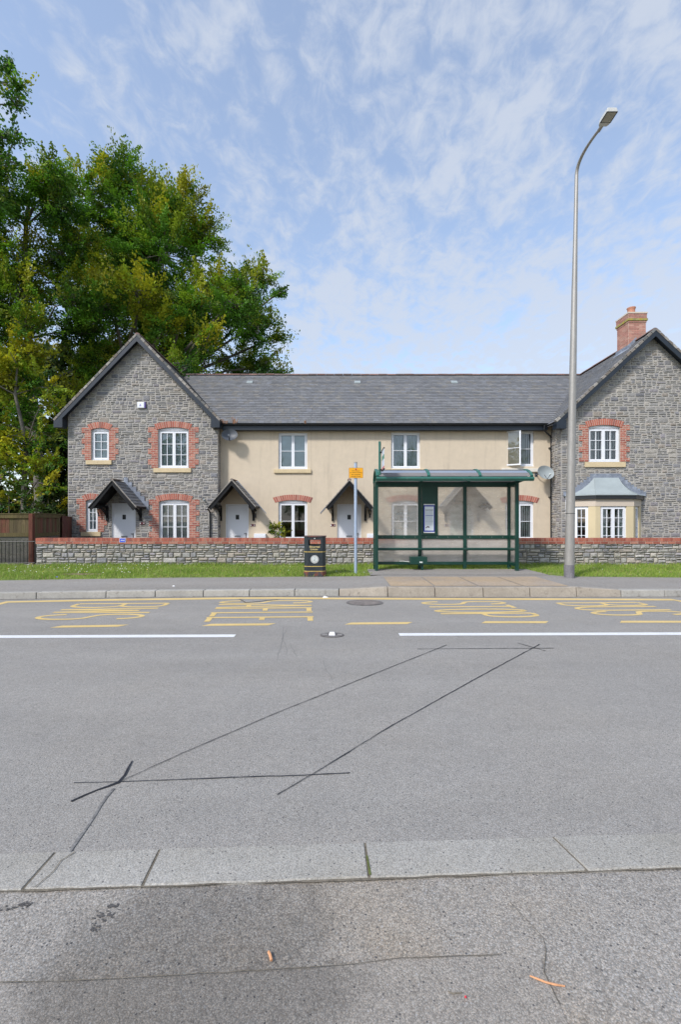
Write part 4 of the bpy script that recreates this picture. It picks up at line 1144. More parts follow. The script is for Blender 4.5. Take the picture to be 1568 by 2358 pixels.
def barge(house, F, cx, hw, za, ze, d0=0.30, boxw=0.36, sides=(-1, 1), label=None):
    """gable bargeboards, boxed ends, verge tiles"""
    for sg in sides:
        b = MB(); sl = (za - ze) / hw
        P = [(cx, za - 0.03), (cx + sg * hw, ze - 0.03), (cx + sg * hw, ze - 0.22), (cx, za - 0.28)]
        P[2] = (cx + sg * (hw - 0.05), ze - 0.22); 
        b.fprism(F, P, d0, d0 + 0.03)
        P = [(cx + sg * hw, ze - 0.03), (cx + sg * (hw - boxw), ze - 0.03 + sl * 0.10), (cx + sg * (hw - boxw), ze - 0.30), (cx + sg * hw, ze - 0.30)]
        b.fprism(F, P, 0.0, d0 + 0.045)
        # soffit
        P = [(cx, za - 0.13), (cx + sg * hw, ze - 0.13), (cx + sg * hw, ze - 0.15), (cx, za - 0.15)]
        b.fprism(F, P, 0.0, d0 - 0.002)
        b.build('bargeboard', M['fascia'], house)
        b = MB(); L = math.hypot(hw, za - ze); n = int(L / 0.22)
        for k in range(n):
            a0, a1 = k / n, (k + 1) / n - 0.004
            o1, o2 = rs.uniform(0.0, 0.02), rs.uniform(0.0, 0.02)
            q_ = rs.uniform(0.75, 1.2); b.col = tuple(x * q_ for x in rs.choice(((0.26, 0.235, 0.21), (0.32, 0.30, 0.27), (0.19, 0.165, 0.14), (0.15, 0.15, 0.145))))
            P = [(cx + sg * hw * (1.0 - a0), ze + (za - ze) * a0), (cx + sg * hw * (1.0 - a1), ze + (za - ze) * a1)]
            nrm = V((sg * (za - ze), hw)).normalized() if False else ((sg * (za - ze)) / L, hw / L)
            Q = [(P[0][0] - nrm[0] * 0.035, P[0][1] - nrm[1] * 0.035), (P[1][0] - nrm[0] * 0.035, P[1][1] - nrm[1] * 0.035), (P[1][0] + nrm[0] * (0.045 + o2), P[1][1] + nrm[1] * (0.045 + o2)), (P[0][0] + nrm[0] * (0.045 + o1), P[0][1] + nrm[1] * (0.045 + o1))]
            b.fprism(F, Q, d0 - 0.10, d0 + 0.045)
        b.build('verge_tiles', M['verge'], house)

# --- left stone house
HL = thing('stone_house', 'grey stone gabled house at the left end with red brick window surrounds', 'house', (-8.4, DL, Z0))
def RX(x): return WX(x, DL)
def RZl(y): return WZ(y, DL)
xl0, xl1 = RX(156.5), RX(501.5)
gcx, gza = -8.43, RZ
clips = [(1.03, 1, gza + 1.03 * gcx - 0.12), (-1.03, 1, gza - 1.03 * gcx - 0.12)]
holesL = []; exL = []
# upper left
holesL.append(window(HL, FL, RX(210.5), RX(251.5), RZl(1059.5), RZl(985.5), arch=0.11, casements=1, cols=2, rows=3, inner='blind', sill=(RX(199.5), RX(258), RZl(1069.5), RZl(1059.3)), label='small upper window with six panes'))
exL += surround_part(HL, FL, RX(210.5), RX(251.5), RZl(1059.5), RZl(985.5) - 0.075, rs, wide=0.40, narrow=0.275, arch=0.075)
holesL.append(window(HL, FL, RX(364.5), RX(434.5), RZl(1077.4), RZl(984), arch=0.12, casements=2, cols=2, rows=3, inner='fineslats', sill=(RX(354.5), RX(440.8), RZl(1087.7), RZl(1077.2))))
exL += surround_part(HL, FL, RX(364.5), RX(434.5), RZl(1077.4), RZl(984) - 0.085, rs, arch=0.085)
holesL.append(window(HL, FL, RX(198.3), RX(225.5), RZl(1224), RZl(1149.5), arch=0.09, casements=1, cols=2, rows=3, inner='blind', sill=(RX(188), RX(233), RZl(1234), RZl(1223.8))))
exL += surround_part(HL, FL, RX(198.3), RX(225.5), RZl(1224), RZl(1149.5) - 0.06, rs, wide=0.40, narrow=0.275, arch=0.06)
holesL.append(window(HL, FL, RX(366.5), RX(436), RZl(1244), RZl(1150), arch=0.12, casements=2, cols=2, rows=3, inner='slats'))
exL += surround_part(HL, FL, RX(366.5), RX(436), RZl(1244), RZl(1150) - 0.085, rs, arch=0.085)
holesL.append(door(HL, FL, RX(257), RX(312), Z0, RZl(1158.5)))
exL += [h for h in holesL]
mb = MB(); wall_sheet(mb, FL, xl0, xl1, Z0, gza, holesL, clips); reveals(mb, FL, holesL)
# side walls, back
mb.poly([(xl0, DL, Z0), (xl0, 29, Z0), (xl0, 29, 5.9), (xl0, DL, 5.9)]); mb.poly([(xl1, DL, Z0), (xl1, 29, Z0), (xl1, 29, 5.9), (xl1, DL, 5.9)])
mb.poly([(xl0, 29, Z0), (xl1, 29, Z0), (xl1, 29, 5.9), (gcx, 29, RZ - 0.1), (xl0, 29, 5.9)])
mb.build('wall', M['mortar'], HL)
mb = MB(); exl2 = exL + [(xl0 - 0.01, xl0 + 0.001, 0, 9)]
stonework(mb, FL, xl0, xl1, 0.6, gza, exL, rs, clips)
FLs = frame((xl1, DL, 0), (0, 1, 0), (1, 0, 0)); stonework(mb, FLs, 0.0, DC - DL, 0.6, 5.75, [], rs, depth=0.02)
mb.build('stonework', M['stone'], HL)
barge(HL, FL, gcx, 3.43, RZ + 0.02, 5.66)
mb = MB()
th = 0.07
for sg in (-1, 1):
    L = 3.43
    mb.poly([(gcx, DL - 0.28, RZ), (gcx, 29.3, RZ), (gcx + sg * L, 29.3, 5.66), (gcx + sg * L, DL - 0.28, 5.66)])
    mb.poly([(gcx, DL - 0.28, RZ - th), (gcx, 29.3, RZ - th), (gcx + sg * L, 29.3, 5.66 - th), (gcx + sg * L, DL - 0.28, 5.66 - th)])
mb.m = 1
kc = lambda c: c.z > 5.61 + (c.y - 19.15) * 0.738 - 0.25 or c.y > 24
slates(mb, (gcx + 3.43, DL - 0.28, 5.66), (0, 1, 0), (-3.43, 0, RZ - 5.66), 5.6, math.hypot(3.43, RZ - 5.66), rs, keep=kc)
mb.m = 2; ridge_tiles(mb, (gcx, DL - 0.30, RZ + 0.03), (gcx, 25, RZ + 0.03), r=0.11)
mb.build('roof', [M['slateplain'], M['slate'], M['ridge']], HL)
porch(HL, FL, DL, -9.10, hw=0.93, ze=2.07, za=3.13, proj=1.0, blue=True, z_br=1.50)
# downpipe of the neighbouring porch and its outlet
mb = MB(); xx = RX(484.5)
mb.tube([(xx - 0.05, DL - 0.35, 2.02), (xx - 0.03, DL - 0.15, 1.95), (xx, DL - 0.06, 1.85), (xx, DL - 0.06, Z0)], 0.035, 8); mb.build('downpipe', M['gutter'], HL, smooth=True)

# --- central rendered row: three houses
xa, xb_ = xl1, 9.05
J1, J2 = -1.25, 3.85
CH = [thing('rendered_house', 'cream rendered house beside the left stone gable, shrub under its window', 'house', ((xa + J1) / 2, DC, Z0), 'cream rendered terraced houses'),
      thing('rendered_house', 'middle cream rendered house, its ground window seen through the bus shelter', 'house', ((J1 + J2) / 2, DC, Z0), 'cream rendered terraced houses'),
      thing('rendered_house', 'cream rendered house beside the right stone gable, one upper sash open', 'house', ((J2 + xb_) / 2, DC, Z0), 'cream rendered terraced houses')]
cx_ = lambda x: WX(x, DC)
cz_ = lambda y: WZ(y, DC)
holesC = [[], [], []]
holesC[0].append(window(CH[0], FC, cx_(641), cx_(707.5), cz_(1079.5), cz_(996), cols=1, rows=2, inner='blind', sill=(cx_(631), cx_(716.5), cz_(1089), cz_(1080)), rec=0.09))
holesC[0].append(window(CH[0], FC, cx_(641), cx_(707.5), cz_(1242), cz_(1151.5), arch=0.10, cols=1, rows=2, inner=None, rec=0.09))
holesC[0].append(door(CH[0], FC, cx_(519.5), cx_(572.5), Z0, cz_(1160.6)))
holesC[1].append(window(CH[1], FC, cx_(900.5), cx_(967.5), cz_(1078.5), cz_(995), cols=1, rows=2, inner='curtain', sill=(cx_(890), cx_(978), cz_(1089), cz_(1079)), rec=0.09))
holesC[1].append(window(CH[1], FC, cx_(901), cx_(967.5), cz_(1242), cz_(1152), arch=0.10, cols=1, rows=2, inner='blind', rec=0.09))
holesC[1].append(door(CH[1], FC, cx_(776.5), cx_(831.5), Z0, cz_(1160.6)))
holesC[2].append(window(CH[2], FC, cx_(1163.5), cx_(1230), cz_(1073.5), cz_(992), cols=1, rows=2, inner='vertical', sill=(cx_(1154.6), cx_(1241.5), cz_(1086.5), cz_(1078)), sillm='sill_white', rec=0.09, open_left=True, label='upper window with one sash swung open'))
holesC[2].append(window(CH[2], FC, cx_(1164), cx_(1229.5), cz_(1242), cz_(1152.5), arch=0.10, cols=1, rows=2, inner='vertical', rec=0.09))
holesC[2].append(door(CH[2], FC, cx_(1036), cx_(1090), Z0, cz_(1160.6), m='door_green', hand='left', label='pale green front door'))
bounds = [(xa, J1), (J1, J2), (J2, xb_)]
for hi in range(3):
    a, b = bounds[hi]
    mb = MB(); wall_sheet(mb, FC, a, b, Z0, 5.75, holesC[hi]); reveals(mb, FC, holesC[hi], 0.18)
    mb.poly([(a, 28.5, Z0), (b, 28.5, Z0), (b, 28.5, 5.75), (a, 28.5, 5.75)])
    if hi: mb.poly([(a + 0.005, DC, Z0), (a + 0.005, 28.5, Z0), (a + 0.005, 28.5, 5.7), (a + 0.005, DC, 5.7)])
    mb.build('wall', M['render'], CH[hi])
    k = MB(); hx = holesC[hi][1]; arch_ring(k, FC, hx[0] - 0.05, hx[1] + 0.05, hx[3] - 0.08, 0.085, 0.235, rs, h=0.012, spread=0.12); k.build('brick_arch', [M['brick'], M['lime']], CH[hi])
    # fascia, gutter
    k = MB(); g0, g1 = a + 0.003, b - 0.003
    if hi == 0: g0 = xl1 + 0.16
    if hi == 2: g1 = 8.78
    k.fbox(FC, g0, g1, 5.36, 5.58, 0.28, 0.31); k.fbox(FC, g0, g1, 5.34, 5.36, 0.0, 0.31); k.build('fascia', M['fascia'], CH[hi])
    k = MB()
    ng = 8
    for i in range(ng):
        t0, t1 = math.pi * i / ng, math.pi * (i + 1) / ng; r = 0.062
        c = DC - 0.31 - r
        q = lambda t, x: (x, c - math.cos(t) * r, 5.585 - math.sin(t) * r)
        k.poly([q(t0, g0), q(t1, g0), q(t1, g1), q(t0, g1)])
    x = g0 + 0.6
    while x < g1: k.box(x - 0.02, x + 0.02, DC - 0.31 - 0.13, DC - 0.31, 5.555, 5.60); x += 0.9
    k.build('gutter', M['gutter'], CH[hi])
# roof: slates dealt out to the three houses
slabs = [(-8.43, J1), (J1, J2), (J2, 12.70)]
ey, ez = DC - 0.35, 5.61
Lsl = math.hypot(RY - ey, RZ - ez)
def keepc(c):
    zl = RZ - abs(c.x + 8.43) * 1.029; zr = RZ - abs(c.x - 12.70) * 0.92
    return c.z > zl - 0.12 and c.z > zr - 0.12 or abs(c.x) < 5
for hi, (a, b) in enumerate(slabs):
    mb = MB()
    e0 = xl1 + 0.0 if hi == 0 else a; e1 = 9.0 if hi == 2 else b
    mb.poly([(e0, ey, ez), (e1, ey, ez), (b, RY, RZ), (a, RY, RZ)]); mb.poly([(e0, 28.85, ez), (e1, 28.85, ez), (b, RY, RZ), (a, RY, RZ)])
    mb.m = 1; slates(mb, (a, ey, ez), (1, 0, 0), (0, RY - ey, RZ - ez), b - a, Lsl, rs, keep=keepc)
    mb.m = 2; ridge_tiles(mb, (a, RY, RZ + 0.02), (b, RY, RZ + 0.02), r=0.11)
    # roof vents
    for vx, vy in (((575, 889), ), ((823, 887),), ((1046, 887),))[hi]:
        D_ = 23.1; x = WX(vx, D_); z = ez + (D_ - ey) * 0.738
        mb.m = 3; mb.hexa([(x - 0.16, D_ - 0.12, z - 0.06), (x + 0.16, D_ - 0.12, z - 0.06), (x + 0.16, D_ + 0.12, z + 0.09), (x - 0.16, D_ + 0.12, z + 0.09)],
                          [(x - 0.15, D_ - 0.12, z + 0.0), (x + 0.15, D_ - 0.12, z + 0.0), (x + 0.15, D_ + 0.12, z + 0.14), (x - 0.15, D_ + 0.12, z + 0.14)])
    mb.build('roof', [M['slateplain'], M['slate'], M['ridge'], M['zinc']], CH[hi])
porch(CH[0], FC, DC, -4.43)
porch(CH[1], FC, DC, 0.365)
porch(CH[2], FC, DC, 5.22)
# movement joint
mb = MB(); mb.fbox(FC, J1 - 0.008, J1 + 0.004, Z0, 5.35, 0.0, 0.004); mb.build('movement_joint', mat('joint_bead', (0.45, 0.38, 0.28), vars=()), CH[0])
# cottage downpipe on the right
mb = MB(); xo = 8.60; yp = DC - 0.06
mb.tube([(xo, DC - 0.37, 5.53), (xo, DC - 0.37, 5.36), (xo + 0.04, DC - 0.33, 5.28), (xo + 0.38, yp - 0.02, 5.12), (xo + 0.43, yp, 5.02), (xo + 0.43, yp, Z0)], 0.036, 10)
for z in (4.6, 2.5): mb.box(xo + 0.33, xo + 0.49, yp - 0.045, yp + 0.06, z, z + 0.04)
mb.build('downpipe', M['gutter'], CH[2], smooth=True)

# --- right stone house
HR = thing('stone_house', 'grey stone gabled house at the right end with chimney and bay window', 'house', (12.7, DR, Z0))
rx = lambda x: WX(x, DR)
rz = lambda y: WZ(y, DR)
xr0, xr1, rcx = 9.05, 16.4, 12.70
SLR = 0.92
clipsR = [(SLR, 1, RZ + SLR * rcx - 0.12), (-SLR, 1, RZ - SLR * rcx - 0.12)]
holesR = []
holesR.append(window(HR, FR, rx(1354.8), rx(1427), rz(1063), rz(978.5), arch=0.12, cols=2, rows=3, inner='vertical', sill=(rx(1346), rx(1438.5), rz(1075.5), rz(1063.5)), sillm='sill'))
exR = surround_part(HR, FR, rx(1354.8), rx(1427), rz(1063), rz(978.5) - 0.085, rs, wide=0.40, narrow=0.26, arch=0.085)
bayhole = (9.5, 12.1, Z0, 2.45)
mb = MB(); wall_sheet(mb, FR, xr0, xr1, Z0, RZ, holesR + [bayhole], clipsR); reveals(mb, FR, holesR)
for x in (xr0, xr1): mb.poly([(x, DR, Z0), (x, 29, Z0), (x, 29, 5.8), (x, DR, 5.8)])
mb.poly([(xr0, 29, Z0), (xr1, 29, Z0), (xr1, 29, 5.8), (rcx, 29, RZ - .1), (xr0, 29, 5.8)])
mb.build('wall', M['mortar'], HR)
mb = MB(); stonework(mb, FR, xr0, xr1, 0.55, RZ, exR + holesR + [(9.3, 12.32, 0, 2.45)], rs, clipsR)
FRs = frame((xr0, DC, 0), (0, -1, 0), (-1, 0, 0)); stonework(mb, FRs, 0.0, DC - DR, 0.55, 5.55, [], rs)
mb.build('stonework', M['stone'], HR)
ZER = RZ - SLR * 4.0
barge(HR, FR, rcx, 4.0, RZ + 0.02, ZER, boxw=0.38)
mb = MB()
for sg in (-1, 1):
    mb.poly([(rcx, DR - 0.28, RZ), (rcx, 29.3, RZ), (rcx + sg * 4, 29.3, ZER), (rcx + sg * 4, DR - 0.28, ZER)])
    mb.poly([(rcx, DR - 0.28, RZ - th), (rcx, 29.3, RZ - th), (rcx + sg * 4, 29.3, ZER - th), (rcx + sg * 4, DR - 0.28, ZER - th)])
mb.m = 1
slates(mb, (rcx - 4, DR - 0.28, ZER), (0, 1, 0), (4, 0, RZ - ZER), 6.2, math.hypot(4, RZ - ZER), rs, keep=kc)
mb.m = 2; ridge_tiles(mb, (rcx, DR - 0.30, RZ + 0.03), (rcx, 25, RZ + 0.03), r=0.11)
mb.build('roof', [M['slateplain'], M['slate'], M['ridge']], HR)
# chimney
mb = MB(); c0, c1, cy0, cy1 = 12.34, 13.08, 19.44, 20.24
rc = random.Random(4)
def brick_shell(mb, x0, x1, y0, y1, z0, z1, h=0.006, k=1.0):
    mb.m = 1; mb.box(x0, x1, y0, y1, z0, z1); mb.m = 0
    n = max(1, round((z1 - z0) / 0.075)); ch = (z1 - z0) / n
    for r in range(n):
        z = z0 + r * ch
        for F_, L in ((frame((x0, y0, 0)), x1 - x0), (frame((x0, y1, 0), (0, -1, 0), (-1, 0, 0)), y1 - y0)):
            u = -(0.1125 if r % 2 else 0)
            while u < L - 0.01:
                p, q = max(u, 0), min(u + 0.225, L)
                if q - p > 0.02:
                    q_ = rc.uniform(0.85, 1.12) * k; mb.col = tuple(x * q_ for x in rc.choice(((0.43, 0.21, 0.16), (0.46, 0.26, 0.20), (0.40, 0.19, 0.15))))
                    mb.hexa([F_(p + .004, z + .005, 0), F_(q - .004, z + .005, 0), F_(q - .004, z + ch - .005, 0), F_(p + .004, z + ch - .005, 0)],
                            [F_(p + .004, z + .005, h), F_(q - .004, z + .005, h), F_(q - .004, z + ch - .005, h), F_(p + .004, z + ch - .005, h)])
                u += 0.225
brick_shell(mb, c0, c1, cy0, cy1, 8.6, 9.98)
brick_shell(mb, c0 - 0.02, c1 + 0.02, cy0 - 0.02, cy1 + 0.02, 9.98, 10.055)
mb.m = 2; mb.box(c0 - 0.055, c1 + 0.055, cy0 - 0.055, cy1 + 0.055, 10.057, 10.145); mb.m = 0
brick_shell(mb, c0 - 0.03, c1 + 0.03, cy0 - 0.03, cy1 + 0.03, 10.147, 10.36, k=0.9)
mb.m = 3; mb.box(c0 - 0.05, c1 + 0.05, cy0 - 0.05, cy1 + 0.05, 10.362, 10.42)
ch_ = mb.build('chimney', [M['brick'], M['lime'], M['lichen'], M['bay_lintel']], HR)
mb = MB(); mb.lathe(((c0 + c1) / 2, 19.84, 10.42), [(0.17, 0), (0.16, 0.05), (0.145, 0.2), (0.15, 0.3), (0.175, 0.34), (0.175, 0.37), (0.13, 0.37), (0.12, 0.1)]); mb.build('chimney_pot', M['terracotta'], ch_, smooth=True)
mb = MB()
za_, zb_ = RZ + SLR * (c0 - rcx), RZ
mb.poly([(c0 - 0.012, cy0 - 0.02, za_ - 0.1), (c0 - 0.012, cy1 + 0.1, za_ - 0.1), (c0 - 0.012, cy1 + 0.1, za_ + 0.17), (c0 - 0.012, cy0 - 0.02, za_ + 0.17)])
mb.hexa([(c0 - 0.16, cy0 - 0.1, za_ - 0.15), (c0 + 0.0, cy0 - 0.1, za_ + 0.0), (c0 + 0.0, cy1 + 0.1, za_ + 0.0), (c0 - 0.16, cy1 + 0.1, za_ - 0.15)], [(c0 - 0.16, cy0 - 0.1, za_ - 0.10), (c0 + 0.0, cy0 - 0.1, za_ + 0.05), (c0 + 0.0, cy1 + 0.1, za_ + 0.05), (c0 - 0.16, cy1 + 0.1, za_ - 0.10)])
mb.hexa([(c0 - 0.02, cy0 - 0.025, za_ - 0.1), (rcx, cy0 - 0.025, zb_ - 0.02), (rcx, cy0 - 0.002, zb_ - 0.02), (c0 - 0.02, cy0 - 0.002, za_ - 0.1)], [(c0 - 0.02, cy0 - 0.025, za_ + 0.17), (rcx - 0.05, cy0 - 0.025, zb_ + 0.16), (rcx - 0.05, cy0 - 0.002, zb_ + 0.16), (c0 - 0.02, cy0 - 0.002, za_ + 0.17)])
mb.build('lead_flashing', M['lead'], ch_)

# bay window
bp = [V((9.29, DR + 0.02, 0)), V((10.06, 17.9, 0)), V((11.56, 17.9, 0)), V((12.33, DR + 0.02, 0))]
bay = MB(); zb0, zl, zt_ = Z0, 2.08, 2.36
segs = []
wins = [(0.24, 0.66), None, (0.34, 0.76)]
fronts = [(10.255, 11.285)]
facesb = []
for i in range(3):
    a, b = bp[i], bp[i + 1]; U = (b - a).normalized(); L = (b - a).length; Nn = V((U.y, -U.x, 0))
    F_ = frame(a, U, Nn)
    if i == 1: h0, h1 = 10.255 - 10.06, 11.285 - 10.06
    elif i == 0: h0, h1 = 0.27, 0.27 + 0.52
    else: h0, h1 = L - 0.27 - 0.52, L - 0.27
    hole = (h0, h1, 0.45, zl)
    bay.m = 0; wall_sheet(bay, F_, 0, L, zb0, zl, [hole]); reveals(bay, F_, [hole], 0.1)
    bay.m = 1; bay.fbox(F_, -0.012, L + 0.012, zl, zt_, -0.05, 0.012)
    facesb.append((F_, hole, i))
bw_ = bay.build('bay', [M['bay_render'], M['bay_lintel']], HR)
for F_, hole, i in facesb:
    window(HR, F_, hole[0], hole[1], hole[2], hole[3], cols=2, rows=4, casements=2 if i == 1 else 1, inner='curtains' if i == 1 else None, rec=0.05)
# bay roof
def bayline(off, t, top):
    bot = [V((9.29 - off * 1.2, DR, 0)), V((10.06 - off * 0.45, 17.9 - off, 0)), V((11.56 + off * 0.45, 17.9 - off, 0)), V((12.33 + off * 1.2, DR, 0))]
    tp_ = [V((10.34, DR, 0)), V((10.36, DR - 0.06, 0)), V((11.34, DR - 0.06, 0)), V((11.36, DR, 0))]
    return [p.lerp(q, t) for p, q in zip(bot, tp_)]
mb = MB(); prev = None; nst = 12
for k in range(nst + 1):
    t = k / nst; z = 2.53 + 0.73 * (0.25 * t + 0.75 * t ** 2.2)
    L = [V((p.x, p.y, z)) for p in bayline(0.14, t, True)]
    if prev:
        for i in range(3): mb.poly([prev[i], prev[i + 1], L[i + 1], L[i]])
    prev = L
L = bayline(0.14, 0, True)
mb.hexa([(p.x, p.y, 2.505) for p in L], [(p.x, p.y, 2.53) for p in L])
# standing seam on the hips
for i in (1, 2):
    pth = [(lambda q: (q.x, q.y, 2.535 + 0.73 * (0.25 * (k / nst) + 0.75 * (k / nst) ** 2.2)))(bayline(0.14, k / nst, True)[i]) for k in range(nst + 1)]
    mb.tube(pth, 0.011, 6)
mb.build('bay_roof', M['zinc'], HR)
mb = MB(); L0 = bayline(0.10, 0, True); L1 = bayline(0.10, 0, True)
mb.hexa([(p.x, p.y, 2.36) for p in L0], [(p.x, p.y, 2.503) for p in L1])
mb.build('bay_fascia', M['gutter'], HR)
mb = MB()
for sg, xe, xt in ((-1, 9.12, 10.34), (1, 12.50, 11.36)):
    nst = 9
    for k in range(nst):
        t0, t1 = k / nst, (k + 1) / nst
        x0, x1 = xe + (xt - xe) * t0, xe + (xt - xe) * t1
        f = lambda t: 2.53 + 0.73 * (0.25 * t + 0.75 * t ** 2.2)
        hh = 0.15 + 0.06 * math.sin(t0 * 3)
        P = [(x0, f(t0) - 0.03), (x1, f(t1) - 0.03), (x1, f(t1) + hh * 0.9), (x0, f(t1) + hh * 0.95)]
        if sg > 0: P = P[::-1]
        mb.fprism(FR, P, 0.034, 0.052 + 0.003 * (k % 2))
mb.fbox(FR, 10.33, 11.37, 3.22, 3.43, 0.034, 0.056)
mb.build('lead_flashing', M['lead'], HR)
# white conduit beside the lamp post
mb = MB(); mb.fbox(FR, rx(1301.5), rx(1304), 1.5, rz(1134), 0.0, 0.05); mb.build('white_pipe', M['upvc'], HR)

# ------------------------------------------------------------------ fixtures on the houses
def lantern(x, D, z, label, side=1):
    t = thing('wall_lantern', label, 'lantern', (x, D, z), 'black wall lanterns beside the front doors')
    y = D - 0.14
    mb = MB(); mb.box(x - 0.03, x + 0.03, D - 0.02, D, z - 0.20, z - 0.02)
    mb.tube([(x, D - 0.01, z - 0.12), (x, D - 0.08, z - 0.19), (x, y, z - 0.15), (x, y, z - 0.06)], 0.014, 8)
    mb.lathe((x, y, z), [(0.012, -0.20), (0.03, -0.17), (0.02, -0.10), (0.045, -0.065), (0.045, -0.05)], 6); mb.build('bracket', M['black'], t)
    mb = MB(); mb.lathe((x, y, z), [(0.042, -0.055), (0.072, 0.095)], 6); mb.build('glass', M['lampglass'], t)
    mb = MB(); mb.lathe((x, y, z), [(0.088, 0.09), (0.09, 0.105), (0.055, 0.14), (0.05, 0.155), (0.02, 0.18), (0.012, 0.20), (0.018, 0.215), (0.0, 0.23)], 6)
    for k in range(6):
        a = math.pi * 2 * k / 6; mb.tube([(x + math.cos(a) * 0.044, y + math.sin(a) * 0.044, z - 0.055), (x + math.cos(a) * 0.074, y + math.sin(a) * 0.074, z + 0.095)], 0.005, 4)
    mb.build('cap', M['black'], t)
    return t
lantern(WX(230.5, DL), DL, WZ(1178, DL), 'black lantern beside the narrow ground floor window of the left stone house')
lantern(WX(588.5, DC), DC, WZ(1181, DC), 'black lantern right of the door nearest the left stone house')
lantern(WX(851.5, DC), DC, WZ(1181, DC), 'black lantern right of the door behind the orange sign post')
lantern(WX(1112, DC), DC, WZ(1181, DC), 'black lantern right of the pale green door behind the shelter')

def plate(xd, yd, D, w, h, name, label, cat, m, marks, grp=None, d=0.012):
    x, z = WX(xd, D), WZ(yd, D)
    t = thing(name, label, cat, (x, D, z), grp)
    F_ = frame((x, D, z)); mb = MB(); mb.fbox(F_, -w / 2, w / 2, -h / 2, h / 2, 0.0, d); mb.build('board', M[m], t)
    if marks: 
        mb = MB(); marks(mb, F_, d + 0.002); mb.build('marking', M['litter'], t)
    return t
def nm(mb, F_, d):
    P = [(-0.085 + math.cos(a * math.pi / 4) * 0.028, math.sin(a * math.pi / 4) * 0.028) for a in range(8)]
    mb.poly([F_(u, z, d) for u, z in P]); mb.fbox(F_, 0.035, 0.047, -0.03, 0.03, d - 0.001, d); mb.fbox(F_, 0.07, 0.082, -0.03, 0.03, d - 0.001, d)
gpl = 'maroon house number plates'
plate(328, 1204.5, DL - 0.03, 0.21, 0.10, 'number_plate', 'maroon number plate on grey stone right of the left door', 'number plate', 'maroon', nm, gpl, d=0.02)
plate(582.5, 1208.8, DC, 0.21, 0.10, 'number_plate', 'maroon number plate below the lantern of the second door', 'number plate', 'maroon', nm, gpl)
plate(767, 1208.8, DC, 0.21, 0.10, 'number_plate', 'maroon number plate left of the door behind the sign post', 'number plate', 'maroon', nm, gpl)
plate(1028, 1208.8, DC, 0.21, 0.10, 'number_plate', 'maroon number plate left of the pale green door, seen through the shelter', 'number plate', 'maroon', nm, gpl)
# alarm box
x, z = WX(327.5, DL), WZ(933.5, DL)
t = thing('alarm_box', 'white burglar alarm box with purple edge high on the left gable', 'alarm box', (x, DL, z)); F_ = frame((x, DL, z))
mb = MB(); mb.fbox(F_, -0.18, 0.12, -0.125, 0.125, 0.0, 0.09); mb.build('cover', M['upvc'], t, bevel=0.02)
mb = MB(); mb.fbox(F_, 0.122, 0.165, -0.125, 0.125, 0.0, 0.085); mb.build('light_strip', mat('purple_lens', (0.12, 0.08, 0.30), rough=0.3, vars=(), bump=None), t)
mb = MB(); mb.fprism(F_, [(-0.09, -0.05), (0.0, -0.05), (-0.02, 0.01), (-0.045, 0.05), (-0.07, 0.01)], 0.09, 0.094); mb.build('emblem', mat('lilac_mark', (0.35, 0.32, 0.55), vars=(), bump=None), t)
# key safe
x, z = WX(324, DL), WZ(1191.5, DL)
t = thing('key_safe', 'small black and silver key safe beside the left door', 'key safe', (x, DL, z)); F_ = frame((x, DL, z))
mb = MB(); mb.fbox(F_, -0.045, 0.045, -0.07, 0.07, 0.0, 0.06); mb.build('body', M['black'], t, bevel=0.01)
mb = MB(); mb.fbox(F_, -0.025, 0.025, -0.045, 0.03, 0.06, 0.068); mb.build('keypad', M['badge'], t)
# camera
x, z = WX(468, DL), WZ(1150, DL)
t = thing('security_camera', 'small grey security camera on the stone wall by the porch', 'camera', (x, DL, z))
mb = MB(); mb.tube([(x, DL, z + 0.05), (x, DL - 0.08, z + 0.05)], 0.03, 10); mb.build('mount', M['dish_dark'], t)
mb = MB(); mb.tube([(x + 0.04, DL - 0.05, z + 0.01), (x + 0.10, DL - 0.18, z - 0.05)], [0.035, 0.04], 12); mb.build('body', M['dish_grey'], t)
# meter boxes
for xd, yd, lb, g_ in ((599.5, 1243, 'white meter box left of the shrub', 1), (858, 1243, 'white meter box beside the bus shelter corner', 1)):
    x, z = WX(xd, DC), WZ(yd, DC)
    t = thing('meter_box', lb, 'meter box', (x, DC, z), 'white meter boxes'); F_ = frame((x, DC, z))
    mb = MB(); mb.fbox(F_, -0.25, 0.25, -0.42, 0.28, 0.0, 0.14); mb.build('housing', M['upvc'], t, bevel=0.012)
    mb = MB(); mb.fbox(F_, -0.21, 0.21, -0.38, 0.22, 0.14, 0.15); mb.build('cover', M['upvc'], t)
